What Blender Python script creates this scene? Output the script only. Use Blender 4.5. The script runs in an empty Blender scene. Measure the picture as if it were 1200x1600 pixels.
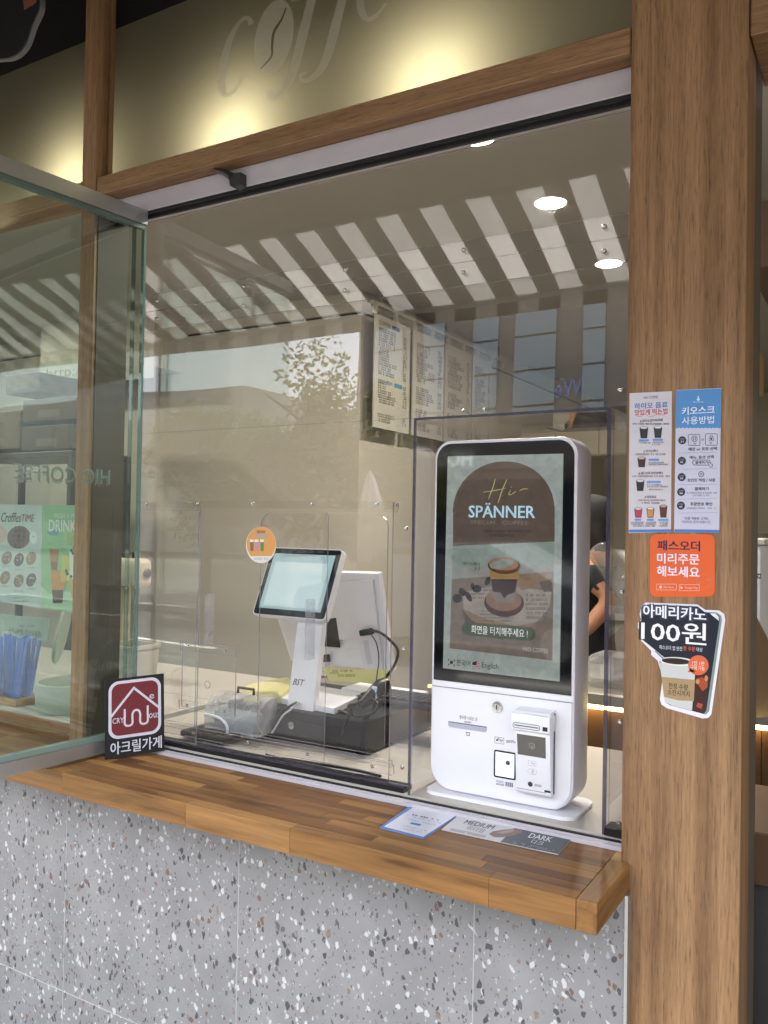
import bpy, bmesh, math, random
from mathutils import Vector, Matrix
R = math.radians
rnd = random.Random(7)
scene = bpy.context.scene
col = scene.collection
# ------------------------------------------------------------------ camera
CAM = Vector((0.0, -1.57, 1.5))
YAW, PITCH, ROLL, FPX = R(30.755), R(0.913), R(0.990), 1329.0     # solved for a 1200 x 1600 picture
fwd = Vector((-math.sin(YAW)*math.cos(PITCH), math.cos(YAW)*math.cos(PITCH), math.sin(PITCH)))
rgt0 = Vector((math.cos(YAW), math.sin(YAW), 0)); up0 = rgt0.cross(fwd)
rgt = rgt0*math.cos(ROLL) + up0*math.sin(ROLL); upv = up0*math.cos(ROLL) - rgt0*math.sin(ROLL)
cd = bpy.data.cameras.new('camera'); cam = bpy.data.objects.new('camera', cd); col.objects.link(cam)
M = Matrix((rgt, upv, -fwd)).transposed().to_4x4(); M.translation = CAM; cam.matrix_world = M
cd.sensor_fit = 'VERTICAL'; cd.sensor_height = 36.0; cd.sensor_width = 27.0; cd.lens = 36.0*FPX/1600.0
cd.clip_start = 0.02; cd.clip_end = 600
scene.camera = cam
# ------------------------------------------------------------------ sky, sun, exposure
SUN_EL, SUN_AZ = R(66), R(187)            # azimuth clockwise from +y: the sun stands over the street
w = bpy.data.worlds.new('World'); scene.world = w; w.use_nodes = True
nt = w.node_tree; nt.nodes.clear()
sky = nt.nodes.new('ShaderNodeTexSky'); sky.sky_type = 'NISHITA'; sky.sun_disc = False
sky.sun_elevation = SUN_EL; sky.sun_rotation = SUN_AZ; sky.dust_density = 4.0
bg = nt.nodes.new('ShaderNodeBackground'); bg.inputs[1].default_value = 0.15
wo = nt.nodes.new('ShaderNodeOutputWorld'); hs_ = nt.nodes.new('ShaderNodeHueSaturation'); hs_.inputs['Saturation'].default_value = .5; nt.links.new(sky.outputs[0], hs_.inputs['Color']); nt.links.new(hs_.outputs[0], bg.inputs[0]); nt.links.new(bg.outputs[0], wo.inputs[0])
sl = bpy.data.lights.new('sun', 'SUN'); sl.energy = 3.6; sl.angle = R(0.53); sl.color = (1.0, 0.95, 0.87)
sun = bpy.data.objects.new('sun', sl); col.objects.link(sun)
sd = Vector((math.sin(SUN_AZ)*math.cos(SUN_EL), math.cos(SUN_AZ)*math.cos(SUN_EL), math.sin(SUN_EL)))
sun.rotation_euler = sd.to_track_quat('Z', 'Y').to_euler(); sun.location = (0, -8, 12)
scene.view_settings.view_transform = 'Standard'; scene.view_settings.look = 'None'
scene.view_settings.exposure = 2.6; scene.view_settings.gamma = 1.0
scene.render.engine = 'CYCLES'
cy = scene.cycles
cy.max_bounces = 9; cy.diffuse_bounces = 5; cy.glossy_bounces = 5; cy.transmission_bounces = 6; cy.transparent_max_bounces = 40
cy.use_denoising = True; cy.sample_clamp_indirect = 6.0; cy.caustics_reflective = False; cy.caustics_refractive = False

# ------------------------------------------------------------------ rays through the photograph (a pixel of 1200 x 1600 -> a point on a real plane)
def ray(px, py): return fwd + rgt*((px-600)/FPX) - upv*((py-800)/FPX)
def ony(px, py, y): d = ray(px, py); return CAM + d*((y-CAM.y)/d.y)
def onx(px, py, x): d = ray(px, py); return CAM + d*((x-CAM.x)/d.x)
def onz(px, py, z): d = ray(px, py); return CAM + d*((z-CAM.z)/d.z)
class Plane:
    def __init__(s, P, U, V): s.P = Vector(P); s.U = Vector(U).normalized(); s.V = Vector(V).normalized(); s.N = s.U.cross(s.V).normalized()
    def at(s, px, py, h=0.0):
        d = ray(px, py); t = (s.P + s.N*h - CAM).dot(s.N)/d.dot(s.N); return CAM + d*t
    def uv(s, px, py): q = s.at(px, py) - s.P; return q.dot(s.U), q.dot(s.V)
    def pt(s, u, v, h=0.0): return s.P + s.U*u + s.V*v + s.N*h
XZ = lambda y: Plane((0, y, 0), (1, 0, 0), (0, 0, 1))

# ------------------------------------------------------------------ object helpers
def tag(o, label=None, cat=None, group=None, kind=None):
    if label: o['label'] = label
    if cat: o['category'] = cat
    if group: o['group'] = group
    if kind: o['kind'] = kind
    return o
def empty(name, loc, label=None, cat=None, group=None):
    o = bpy.data.objects.new(name, None); col.objects.link(o); o.location = loc; o.empty_display_size = .05
    return tag(o, label, cat, group)
def link(o, parent):
    col.objects.link(o)
    if parent is not None:
        o.parent = parent
        off = Vector((0, 0, 0)); p = parent
        while p is not None: off += Vector(p.location) + (Vector(p.matrix_parent_inverse.translation)); p = p.parent
        o.matrix_parent_inverse = Matrix.Translation(-off)
    return o
class MB:
    def __init__(s): s.v = []; s.f = []; s.mi = []
    def add(s, vs, fs, mi=0):
        b = len(s.v); s.v += [tuple(p) for p in vs]
        for f in fs: s.f.append([b+i for i in f]); s.mi.append(mi)
        return s
    def box(s, a, b, mi=0):
        x0, y0, z0 = [min(p, q) for p, q in zip(a, b)]; x1, y1, z1 = [max(p, q) for p, q in zip(a, b)]
        return s.add([(x0,y0,z0),(x1,y0,z0),(x1,y1,z0),(x0,y1,z0),(x0,y0,z1),(x1,y0,z1),(x1,y1,z1),(x0,y1,z1)],
                     [(0,3,2,1),(4,5,6,7),(0,1,5,4),(1,2,6,5),(2,3,7,6),(3,0,4,7)], mi)
    def bbox(s, a, b, bev=.003, seg=2, mi=0):          # a box with rounded edges
        bm = bmesh.new(); bmesh.ops.create_cube(bm, size=1.0)
        c = [(p+q)/2 for p, q in zip(a, b)]; d = [abs(q-p) for p, q in zip(a, b)]
        for v in bm.verts: v.co = Vector((c[0]+v.co.x*d[0], c[1]+v.co.y*d[1], c[2]+v.co.z*d[2]))
        bmesh.ops.bevel(bm, geom=bm.edges[:], offset=min(bev, min(d)*.49), segments=seg, affect='EDGES', profile=.5)
        bm.verts.index_update()
        s.add([v.co[:] for v in bm.verts], [[v.index for v in f.verts] for f in bm.faces], mi); bm.free(); return s
    def prism(s, pts, off, mi=0, mi_side=None):         # planar outline (3-D points) pushed along off
        n = len(pts); o = Vector(off); P = [Vector(p) for p in pts]
        nn = Vector((0,0,0))
        for i in range(n): nn += P[i].cross(P[(i+1) % n])
        if nn.dot(o) < 0: P = P[::-1]
        b = len(s.v); s.v += [tuple(p) for p in P] + [tuple(p+o) for p in P]
        s.f.append([b+i for i in range(n)][::-1]); s.mi.append(mi)
        s.f.append([b+n+i for i in range(n)]); s.mi.append(mi)
        for i in range(n):
            j = (i+1) % n; s.f.append([b+i, b+j, b+n+j, b+n+i]); s.mi.append(mi if mi_side is None else mi_side)
        return s
    def face(s, pts, mi=0): return s.add(pts, [list(range(len(pts)))], mi)
    def tube(s, pts, r, n=8, cap=True, mi=0):
        P = [Vector(p) for p in pts]; rr = r if isinstance(r, (list, tuple)) else [r]*len(P); rings = []
        t0 = (P[1]-P[0]).normalized(); a = t0.orthogonal().normalized()
        for i, p in enumerate(P):
            t = ((P[min(i+1, len(P)-1)]-P[max(i-1, 0)])).normalized(); a = (a - t*a.dot(t)).normalized(); b = t.cross(a)
            rings.append([p + (a*math.cos(2*math.pi*k/n) + b*math.sin(2*math.pi*k/n))*rr[i] for k in range(n)])
        vs = [q for g in rings for q in g]; fs = []
        for i in range(len(P)-1):
            for k in range(n): fs.append((i*n+k, i*n+(k+1) % n, (i+1)*n+(k+1) % n, (i+1)*n+k))
        if cap: fs.append(list(range(n))[::-1]); fs.append([(len(P)-1)*n+k for k in range(n)])
        return s.add(vs, fs, mi)
    def lathe(s, prof, c, axis=(0,0,1), n=24, mi=0):    # prof: (radius, height) from bottom to top
        A = Vector(axis).normalized(); a = A.orthogonal().normalized(); b = A.cross(a); c = Vector(c)
        vs = []; fs = []
        for (r, h) in prof: vs += [c + A*h + (a*math.cos(2*math.pi*k/n)+b*math.sin(2*math.pi*k/n))*max(r, 1e-5) for k in range(n)]
        for i in range(len(prof)-1):
            for k in range(n): fs.append((i*n+k, i*n+(k+1) % n, (i+1)*n+(k+1) % n, (i+1)*n+k))
        fs.append(list(range(n))[::-1]); fs.append([(len(prof)-1)*n+k for k in range(n)])
        return s.add(vs, fs, mi)
    def build(s, name, m, parent=None, smooth=None):
        me = bpy.data.meshes.new(name); me.from_pydata(s.v, [], s.f)
        for k in (m if isinstance(m, (list, tuple)) else [m]): me.materials.append(k)
        for p, i in zip(me.polygons, s.mi): p.material_index = i
        me.update()
        if smooth is not None:
            me.shade_smooth(); me.set_sharp_from_angle(angle=R(smooth))
        o = bpy.data.objects.new(name, me); return link(o, parent)
def copy_part(o, parent, mv):
    c = o.copy(); c.parent = None; c.location = Vector(o.location) + Vector(mv); col.objects.link(c); return c
def arc(cx, cy, rx, ry, a0, a1, n=10): return [(cx+rx*math.cos(R(a0+(a1-a0)*i/n)), cy+ry*math.sin(R(a0+(a1-a0)*i/n))) for i in range(n+1)]
def rrect(x0, y0, x1, y1, r, n=6):
    r = min(r, abs(x1-x0)/2.001, abs(y1-y0)/2.001); x0, x1 = min(x0, x1), max(x0, x1); y0, y1 = min(y0, y1), max(y0, y1)
    return arc(x1-r, y1-r, r, r, 0, 90, n)+arc(x0+r, y1-r, r, r, 90, 180, n)+arc(x0+r, y0+r, r, r, 180, 270, n)+arc(x1-r, y0+r, r, r, 270, 360, n)
def ell(cx, cy, rx, ry, n=24, rot=0):
    c, s_ = math.cos(R(rot)), math.sin(R(rot)); out = []
    for i in range(n):
        a = 2*math.pi*i/n; x, y = rx*math.cos(a), ry*math.sin(a); out.append((cx+x*c-y*s_, cy+x*s_+y*c))
    return out
def smoothline(pts, k=8):                              # Catmull-Rom through 2-D or 3-D points
    P = [Vector(p) for p in pts]; P = [P[0]*2-P[1]] + P + [P[-1]*2-P[-2]]; out = []
    for i in range(1, len(P)-2):
        for j in range(k):
            t = j/k; a, b, c, d = P[i-1], P[i], P[i+1], P[i+2]
            out.append(.5*((2*b)+(c-a)*t+(2*a-5*b+4*c-d)*t*t+(3*b-a-3*c+d)*t**3))
    return out + [P[-2]]
def stroke(pts, wd, k=8):                              # a pen stroke: outline of a line with a width per point (2-D)
    P = smoothline([(p[0], p[1]) for p in pts], k); ws = wd if isinstance(wd, (list, tuple)) else [wd]*len(pts)
    W = []
    for i in range(len(ws)-1): W += [ws[i]+(ws[i+1]-ws[i])*j/k for j in range(k)]
    W.append(ws[-1]); quads = []
    L = []; Rr = []
    for i, p in enumerate(P):
        t = P[min(i+1, len(P)-1)]-P[max(i-1, 0)]; t = t.normalized(); n = Vector((-t.y, t.x))
        L.append(p+n*W[i]/2); Rr.append(p-n*W[i]/2)
    for i in range(len(P)-1): quads.append([tuple(L[i]), tuple(L[i+1]), tuple(Rr[i+1]), tuple(Rr[i])])
    return quads
def prints(pl, name, polys, m, parent, h=.0006, px=True):   # flat print on a surface; outlines in picture or plane coordinates
    b = MB()
    for q in polys:
        P = [pl.at(x, y, h) if px else pl.pt(x, y, h) for x, y in q]
        nn = Vector((0,0,0))
        for i in range(len(P)): nn += (P[i]-P[0]).cross(P[(i+1) % len(P)]-P[0])
        if nn.dot(pl.N) < 0: P = P[::-1]
        b.face(P)
    return b.build(name, m, parent)
TXT = {}
def text_mesh(body, bold=0.0, shear=0.0):
    bold = 0.0; key = (body, bold, shear)
    if key not in TXT:
        c = bpy.data.curves.new('lettering', 'FONT'); c.body = body; c.size = 1.0; c.offset = bold; c.resolution_u = 2; c.shear = shear; c.space_line = .9
        o = bpy.data.objects.new('lettering', c); me = bpy.data.meshes.new_from_object(o)
        vs = [v.co.copy() for v in me.vertices]; fs = [list(p.vertices) for p in me.polygons]
        x0 = min(v.x for v in vs); x1 = max(v.x for v in vs); y0 = min(v.y for v in vs); y1 = max(v.y for v in vs)
        TXT[key] = ([((v.x-x0)/(x1-x0), (v.y-y0)/(y1-y0)) for v in vs], fs)
        bpy.data.objects.remove(o); bpy.data.meshes.remove(me)
    return TXT[key]
def letters(pl, body, box, m, parent, h=.0008, bold=0.012, px=True, mirror=False, shear=0.0, name='lettering', mb=None):
    vs, fs = text_mesh(body, bold, shear); x0, y0, x1, y1 = box
    if px:
        u0, _ = pl.uv(x0, (y0+y1)/2); u1, _ = pl.uv(x1, (y0+y1)/2); _, v1 = pl.uv((x0+x1)/2, y0); _, v0 = pl.uv((x0+x1)/2, y1)
    else: u0, v0, u1, v1 = x0, y0, x1, y1
    b = mb or MB()
    n_ = len(body.replace(' ', '')); em = abs(u1-u0)/max(1, n_); k_ = bold*em*.55         # weight: the glyph is laid down again, a hair to each side
    for j, (du, dv_) in enumerate(((0, 0),) if k_ <= 0 else ((0, 0), (k_, 0), (-k_, 0), (0, k_), (0, -k_)) if bold < .02 else ((0, 0), (k_, k_*.5), (-k_, k_*.5), (k_, -k_*.5), (-k_, -k_*.5))):
        b.add([pl.pt(u0+(1-a if mirror else a)*(u1-u0)+du, v0+c*(v1-v0)+dv_, h+j*.00004) for a, c in vs], [f[::-1] if mirror else f for f in fs])
    return b if mb is not None else b.build(name, m, parent)
def dashes(pl, rows, m, parent, h=.0008, px=True, name='small_print', seed=1):
    """rows of print too small to read: (x0, x1, y_mid, height)"""
    q = []; r_ = random.Random(seed)
    for x0, x1, y, hh in rows:
        s = 1 if x1 > x0 else -1; x = x0; step = hh*.9
        while x*s < x1*s - step*.3:
            k = r_.random()
            if k < .16: x += s*step*.6; continue
            ww = step*r_.uniform(.55, .95)
            a, b = y-hh/2, y+hh/2
            q.append([(x, a+hh*.05), (x+s*ww*.72, a+hh*.05), (x+s*ww*.72, a+hh*.3), (x, a+hh*.3)])
            q.append([(x+s*ww*.1, a+hh*.42), (x+s*ww*.3, a+hh*.42), (x+s*ww*.3, b), (x+s*ww*.1, b)])
            q.append([(x+s*ww*.42, b-hh*.25), (x+s*ww, b-hh*.25), (x+s*ww, b), (x+s*ww*.42, b)])
            q.append([(x+s*ww*.8, a), (x+s*ww, a), (x+s*ww, b-hh*.3), (x+s*ww*.8, b-hh*.3)])
            x += s*step
    return prints(pl, name, q, m, parent, h, px)
# ------------------------------------------------------------------ materials
def lin(c): return c/12.92 if c <= .04045 else ((c+.055)/1.055)**2.4
def C(h, k=1.0):
    h = h.lstrip('#'); return tuple(lin(int(h[i:i+2], 16)/255)*k for i in (0, 2, 4)) + (1.0,)
def new(name):
    m = bpy.data.materials.new(name); m.use_nodes = True; t = m.node_tree; t.nodes.clear()
    return m, t, (lambda k: t.nodes.new('ShaderNode'+k)), (lambda a, b: t.links.new(a, b))
def mat(name, c, rough=.5, metal=0.0, var=.06, vs=18.0, emit=None, es=0.0, coat=0.0, bump=0.0, bs=120.0, spec=.5, trans=0.0):
    m, t, N, L = new(name); b = N('BsdfPrincipled'); o = N('OutputMaterial'); L(b.outputs[0], o.inputs[0])
    c = C(c) if isinstance(c, str) else tuple(c)
    b.inputs['Roughness'].default_value = rough; b.inputs['Metallic'].default_value = metal; b.inputs['Coat Weight'].default_value = coat
    b.inputs['Coat Roughness'].default_value = .04; b.inputs['Specular IOR Level'].default_value = spec
    tc = N('TexCoord'); nz = N('TexNoise'); nz.inputs['Scale'].default_value = vs; nz.inputs['Detail'].default_value = 4; L(tc.outputs['Object'], nz.inputs['Vector'])
    mx = N('Mix'); mx.data_type = 'RGBA'; L(nz.outputs['Fac'], mx.inputs['Factor'])
    mx.inputs['A'].default_value = tuple(x*(1-var) for x in c[:3])+(1,); mx.inputs['B'].default_value = tuple(min(1, x*(1+var)) for x in c[:3])+(1,)
    L(mx.outputs['Result'], b.inputs['Base Color'])
    if emit is not None:
        b.inputs['Emission Color'].default_value = C(emit) if isinstance(emit, str) else tuple(emit)
        b.inputs['Emission Strength'].default_value = es
    if bump:
        n2 = N('TexNoise'); n2.inputs['Scale'].default_value = bs; n2.inputs['Detail'].default_value = 5; L(tc.outputs['Object'], n2.inputs['Vector'])
        bp = N('Bump'); bp.inputs['Strength'].default_value = bump; bp.inputs['Distance'].default_value = .002; L(n2.outputs['Fac'], bp.inputs['Height']); L(bp.outputs[0], b.inputs['Normal'])
    if trans:
        tr = N('BsdfTranslucent'); L(mx.outputs['Result'], tr.inputs[0]); ms = N('MixShader'); ms.inputs[0].default_value = trans
        L(b.outputs[0], ms.inputs[1]); L(tr.outputs[0], ms.inputs[2]); L(ms.outputs[0], o.inputs[0])
    return m
def clear(name, tint=(.97, .97, .97), f0=.04, rough=0.0, ripple=0.0, milk=0.0):
    """a clear sheet: every face lets light through and mirrors a Schlick share of it"""
    m, t, N, L = new(name); o = N('OutputMaterial')
    lw = N('LayerWeight'); lw.inputs[0].default_value = .5
    p = N('Math'); p.operation = 'POWER'; p.inputs[1].default_value = 5; L(lw.outputs['Facing'], p.inputs[0])
    a = N('Math'); a.operation = 'MULTIPLY_ADD'; a.inputs[1].default_value = 1-f0; a.inputs[2].default_value = f0; L(p.outputs[0], a.inputs[0])
    tr = N('BsdfTransparent'); tr.inputs[0].default_value = tuple(tint)+(1,); g = N('BsdfGlossy'); g.inputs['Roughness'].default_value = rough
    g.inputs['Color'].default_value = (1, 1, 1, 1)
    if ripple:
        tc = N('TexCoord'); nz = N('TexNoise'); nz.inputs['Scale'].default_value = 2.2; nz.inputs['Detail'].default_value = 1; L(tc.outputs['Object'], nz.inputs['Vector'])
        bp = N('Bump'); bp.inputs['Strength'].default_value = ripple; bp.inputs['Distance'].default_value = .02; L(nz.outputs['Fac'], bp.inputs['Height']); L(bp.outputs[0], g.inputs['Normal'])
    ms = N('MixShader'); L(a.outputs[0], ms.inputs[0]); L(tr.outputs[0], ms.inputs[1]); L(g.outputs[0], ms.inputs[2])
    last = ms
    if milk:
        df = N('BsdfDiffuse'); df.inputs[0].default_value = (.85, .85, .85, 1); m2 = N('MixShader'); m2.inputs[0].default_value = milk
        ts = N('TexCoord'); nm = N('TexNoise'); nm.inputs['Scale'].default_value = 5.5; nm.inputs['Detail'].default_value = 7; nm.inputs['Distortion'].default_value = 1.6; L(ts.outputs['Object'], nm.inputs['Vector'])
        mm = N('MapRange'); mm.inputs['From Min'].default_value = .42; mm.inputs['From Max'].default_value = .72; mm.inputs['To Min'].default_value = milk*.5; mm.inputs['To Max'].default_value = milk*2.4; L(nm.outputs['Fac'], mm.inputs[0]); L(mm.outputs[0], m2.inputs[0])
        L(ms.outputs[0], m2.inputs[1]); L(df.outputs[0], m2.inputs[2]); last = m2
    L(last.outputs[0], o.inputs[0]); return m
def ramp(N, stops):
    r = N('ValToRGB'); e = r.color_ramp.elements
    while len(e) < len(stops): e.new(.5)
    for i, (p, c) in enumerate(stops): e[i].position = p; e[i].color = C(c) if isinstance(c, str) else tuple(c)+(1,)
    return r
def laminate(name, axis, k=1.1):
    """brown wood-grain laminate with long thin streaks along one axis"""
    m, t, N, L = new(name); b = N('BsdfPrincipled'); o = N('OutputMaterial'); L(b.outputs[0], o.inputs[0])
    tc = N('TexCoord'); outs = []
    for sc, lg, det, sh in ((30, .22, 2, 0), (120, 3.2, 7, 3), (340, 20, 4, 9)):
        mp = N('Mapping'); v = [sc, sc, sc]; v[axis] = lg; mp.inputs['Scale'].default_value = v; mp.inputs['Location'].default_value = (sh, sh*2.1, sh*.7)
        n = N('TexNoise'); n.inputs['Scale'].default_value = 1; n.inputs['Detail'].default_value = det; n.inputs['Roughness'].default_value = .65; n.inputs['Distortion'].default_value = .25
        L(tc.outputs['Object'], mp.inputs[0]); L(mp.outputs[0], n.inputs['Vector']); outs.append(n.outputs['Fac'])
    r0 = ramp(N, [(.30, (.170*k, .088*k, .038*k)), (.5, (.245*k, .136*k, .062*k)), (.70, (.320*k, .186*k, .090*k))]); L(outs[0], r0.inputs[0])
    r1 = ramp(N, [(.28, (.46, .40, .36)), (.40, (.82, .79, .77)), (.52, (1, 1, 1)), (.75, (1.16, 1.15, 1.12))]); L(outs[1], r1.inputs[0])
    r2 = ramp(N, [(.32, (.36, .31, .27)), (.44, (.88, .86, .84)), (.58, (1.08, 1.07, 1.05)), (.72, (1.35, 1.32, 1.28))]); L(outs[2], r2.inputs[0])
    a = N('Mix'); a.data_type = 'RGBA'; a.blend_type = 'MULTIPLY'; a.inputs['Factor'].default_value = .8; L(r0.outputs[0], a.inputs['A']); L(r1.outputs[0], a.inputs['B'])
    c = N('Mix'); c.data_type = 'RGBA'; c.blend_type = 'MULTIPLY'; c.inputs['Factor'].default_value = .75; L(a.outputs['Result'], c.inputs['A']); L(r2.outputs[0], c.inputs['B'])
    L(c.outputs['Result'], b.inputs['Base Color']); b.inputs['Roughness'].default_value = .55
    bp = N('Bump'); bp.inputs['Strength'].default_value = .25; bp.inputs['Distance'].default_value = .001; L(outs[2], bp.inputs['Height']); L(bp.outputs[0], b.inputs['Normal'])
    return m
def acacia(name, axis=0, calm=False):
    """oiled butcher block: every stave has a tone of its own (Object Info) and grain along the stave"""
    m, t, N, L = new(name); b = N('BsdfPrincipled'); o = N('OutputMaterial'); L(b.outputs[0], o.inputs[0])
    tc = N('TexCoord'); oi = N('ObjectInfo'); ad = N('VectorMath'); ad.operation = 'MULTIPLY_ADD'; ad.inputs[1].default_value = (37, 19, 53)
    L(oi.outputs['Random'], ad.inputs[0]); L(tc.outputs['Object'], ad.inputs[2])
    outs = []
    for sc, lg, det in ((34, 3.0, 4), (190, 7, 5)):
        mp = N('Mapping'); v = [sc, sc, sc]; v[axis] = lg; mp.inputs['Scale'].default_value = v
        n = N('TexNoise'); n.inputs['Scale'].default_value = 1; n.inputs['Detail'].default_value = det; n.inputs['Distortion'].default_value = .8
        L(ad.outputs[0], mp.inputs[0]); L(mp.outputs[0], n.inputs['Vector']); outs.append(n.outputs['Fac'])
    tone = ramp(N, [(0, (.135, .060, .019)), (.3, (.215, .103, .034)), (.7, (.275, .140, .046)), (.90, (.325, .176, .062)), (1, (.50, .325, .135))]); L(oi.outputs['Random'], tone.inputs[0])
    if calm:
        for e_, c_ in zip(tone.color_ramp.elements, ((.240, .120, .038), (.262, .133, .043), (.295, .152, .050), (.315, .166, .057), (.33, .178, .064))): e_.color = c_+(1,)
    g0 = ramp(N, [(.28, (.26, .20, .16)), (.40, (.74, .70, .66)), (.52, (1, 1, 1)), (.72, (1.36, 1.32, 1.22))]); L(outs[0], g0.inputs[0])
    g1 = ramp(N, [(.3, (.72, .68, .64)), (.6, (1, 1, 1))]); L(outs[1], g1.inputs[0])
    a = N('Mix'); a.data_type = 'RGBA'; a.blend_type = 'MULTIPLY'; a.inputs['Factor'].default_value = .8; L(tone.outputs[0], a.inputs['A']); L(g0.outputs[0], a.inputs['B'])
    c = N('Mix'); c.data_type = 'RGBA'; c.blend_type = 'MULTIPLY'; c.inputs['Factor'].default_value = .7; L(a.outputs['Result'], c.inputs['A']); L(g1.outputs[0], c.inputs['B'])
    L(c.outputs['Result'], b.inputs['Base Color']); rr = N('MapRange'); rr.inputs['To Min'].default_value = .30; rr.inputs['To Max'].default_value = .62; L(outs[0], rr.inputs[0]); L(rr.outputs[0], b.inputs['Roughness']); b.inputs['Specular IOR Level'].default_value = .32
    bp = N('Bump'); bp.inputs['Strength'].default_value = .12; bp.inputs['Distance'].default_value = .001; L(outs[1], bp.inputs['Height']); L(bp.outputs[0], b.inputs['Normal'])
    return m
def terrazzo(name):
    m, t, N, L = new(name); b = N('BsdfPrincipled'); o = N('OutputMaterial'); L(b.outputs[0], o.inputs[0])
    tc = N('TexCoord'); cur = None
    n0 = N('TexNoise'); n0.inputs['Scale'].default_value = 7; n0.inputs['Detail'].default_value = 8; L(tc.outputs['Object'], n0.inputs['Vector'])
    base = ramp(N, [(.3, (.225, .226, .228)), (.7, (.295, .296, .298))]); L(n0.outputs['Fac'], base.inputs[0]); cur = base.outputs[0]
    dn = N('TexNoise'); dn.inputs['Scale'].default_value = 90; dn.inputs['Detail'].default_value = 2; L(tc.outputs['Object'], dn.inputs['Vector'])
    sb = N('VectorMath'); sb.operation = 'SUBTRACT'; sb.inputs[1].default_value = (.5, .5, .5); L(dn.outputs['Color'], sb.inputs[0])
    for sc, share, lo, hi, off, stops in (
            (210, .12, .06, .18, 7.3, [(0, '#58595c'), (.3, '#77787a'), (.5, '#b4b4b6'), (.75, '#8f837b'), (.9, '#848487')]),
            (120, .125, .05, .17, 3.1, [(0, '#4c4d50'), (.26, '#5c5d61'), (.42, '#c2c2c4'), (.70, '#857870'), (.82, '#6f5a52'), (.90, '#a9a9ab')]),
            (76, .10, .06, .22, 0.0, [(0, '#46474a'), (.22, '#4b4c51'), (.40, '#c6c6c6'), (.68, '#745a50'), (.76, '#857468'), (.84, '#5d5f64'), (.90, '#c4c4c4')])):
        mp = N('Mapping'); mp.inputs['Location'].default_value = (off, off*.37, off*.61); mp.inputs['Rotation'].default_value = (0, .6+off, 0); mp.inputs['Scale'].default_value = (1.15, 1, .80)
        ml = N('VectorMath'); ml.operation = 'MULTIPLY_ADD'; ml.inputs[1].default_value = (.0022,)*3; L(sb.outputs[0], ml.inputs[0]); L(mp.outputs[0], ml.inputs[2])
        L(tc.outputs['Object'], mp.inputs[0])
        vo = N('TexVoronoi'); ve = N('TexVoronoi'); ve.feature = 'DISTANCE_TO_EDGE'
        for q_ in (vo, ve): q_.voronoi_dimensions = '3D'; q_.inputs['Scale'].default_value = sc; q_.inputs['Randomness'].default_value = 1.0; L(ml.outputs[0], q_.inputs['Vector'])
        sp = N('SeparateColor'); L(vo.outputs['Color'], sp.inputs[0])
        mr = N('MapRange'); mr.inputs['To Min'].default_value = lo; mr.inputs['To Max'].default_value = hi; L(sp.outputs[1], mr.inputs[0])
        gt = N('Math'); gt.operation = 'GREATER_THAN'; L(ve.outputs['Distance'], gt.inputs[0]); L(mr.outputs[0], gt.inputs[1])
        pick = N('Math'); pick.operation = 'LESS_THAN'; pick.inputs[1].default_value = share; L(sp.outputs[2], pick.inputs[0])
        lt = N('Math'); lt.operation = 'MULTIPLY'; L(gt.outputs[0], lt.inputs[0]); L(pick.outputs[0], lt.inputs[1])
        rp = ramp(N, stops); rp.color_ramp.interpolation = 'CONSTANT'; L(sp.outputs[0], rp.inputs[0])
        mx = N('Mix'); mx.data_type = 'RGBA'; L(lt.outputs[0], mx.inputs['Factor']); L(cur, mx.inputs['A']); L(rp.outputs[0], mx.inputs['B']); cur = mx.outputs['Result']
    L(cur, b.inputs['Base Color']); b.inputs['Roughness'].default_value = .42
    return m
def stripes(name, period, c1, c2, trans, off=0.0):
    m, t, N, L = new(name); o = N('OutputMaterial'); tc = N('TexCoord'); sx = N('SeparateXYZ'); L(tc.outputs['Object'], sx.inputs[0])
    d = N('Math'); d.operation = 'DIVIDE'; d.inputs[1].default_value = period; o_ = N('Math'); o_.inputs[1].default_value = off; L(sx.outputs[0], o_.inputs[0]); L(o_.outputs[0], d.inputs[0])
    f = N('Math'); f.operation = 'FRACT'; L(d.outputs[0], f.inputs[0]); g = N('Math'); g.operation = 'GREATER_THAN'; g.inputs[1].default_value = .5; L(f.outputs[0], g.inputs[0])
    mx = N('Mix'); mx.data_type = 'RGBA'; L(g.outputs[0], mx.inputs['Factor']); mx.inputs['A'].default_value = C(c1); mx.inputs['B'].default_value = C(c2)
    df = N('BsdfDiffuse'); tr = N('BsdfTranslucent'); L(mx.outputs['Result'], df.inputs[0]); L(mx.outputs['Result'], tr.inputs[0])
    ms = N('MixShader'); ms.inputs[0].default_value = trans; L(df.outputs[0], ms.inputs[1]); L(tr.outputs[0], ms.inputs[2]); L(ms.outputs[0], o.inputs[0]); return m
def screen(name, c, k=.45):
    """a lit display colour under cover glass, with the mottling of a photograph"""
    m = mat(name, (.012, .012, .013), rough=.03, var=0, emit=C(c), es=k, spec=1.0); t = m.node_tree; b = t.nodes['Principled BSDF']
    N = lambda q: t.nodes.new('ShaderNode'+q); tc = N('TexCoord'); n = N('TexNoise'); n.inputs['Scale'].default_value = 55; n.inputs['Detail'].default_value = 6; n.inputs['Distortion'].default_value = .6
    mx = N('Mix'); mx.data_type = 'RGBA'; cc = C(c); mx.inputs['A'].default_value = tuple(x*.62 for x in cc[:3])+(1,); mx.inputs['B'].default_value = tuple(min(1, x*1.38) for x in cc[:3])+(1,)
    t.links.new(tc.outputs['Object'], n.inputs['Vector']); t.links.new(n.outputs['Fac'], mx.inputs['Factor']); t.links.new(mx.outputs['Result'], b.inputs['Emission Color']); return m
M_ = {}
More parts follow.
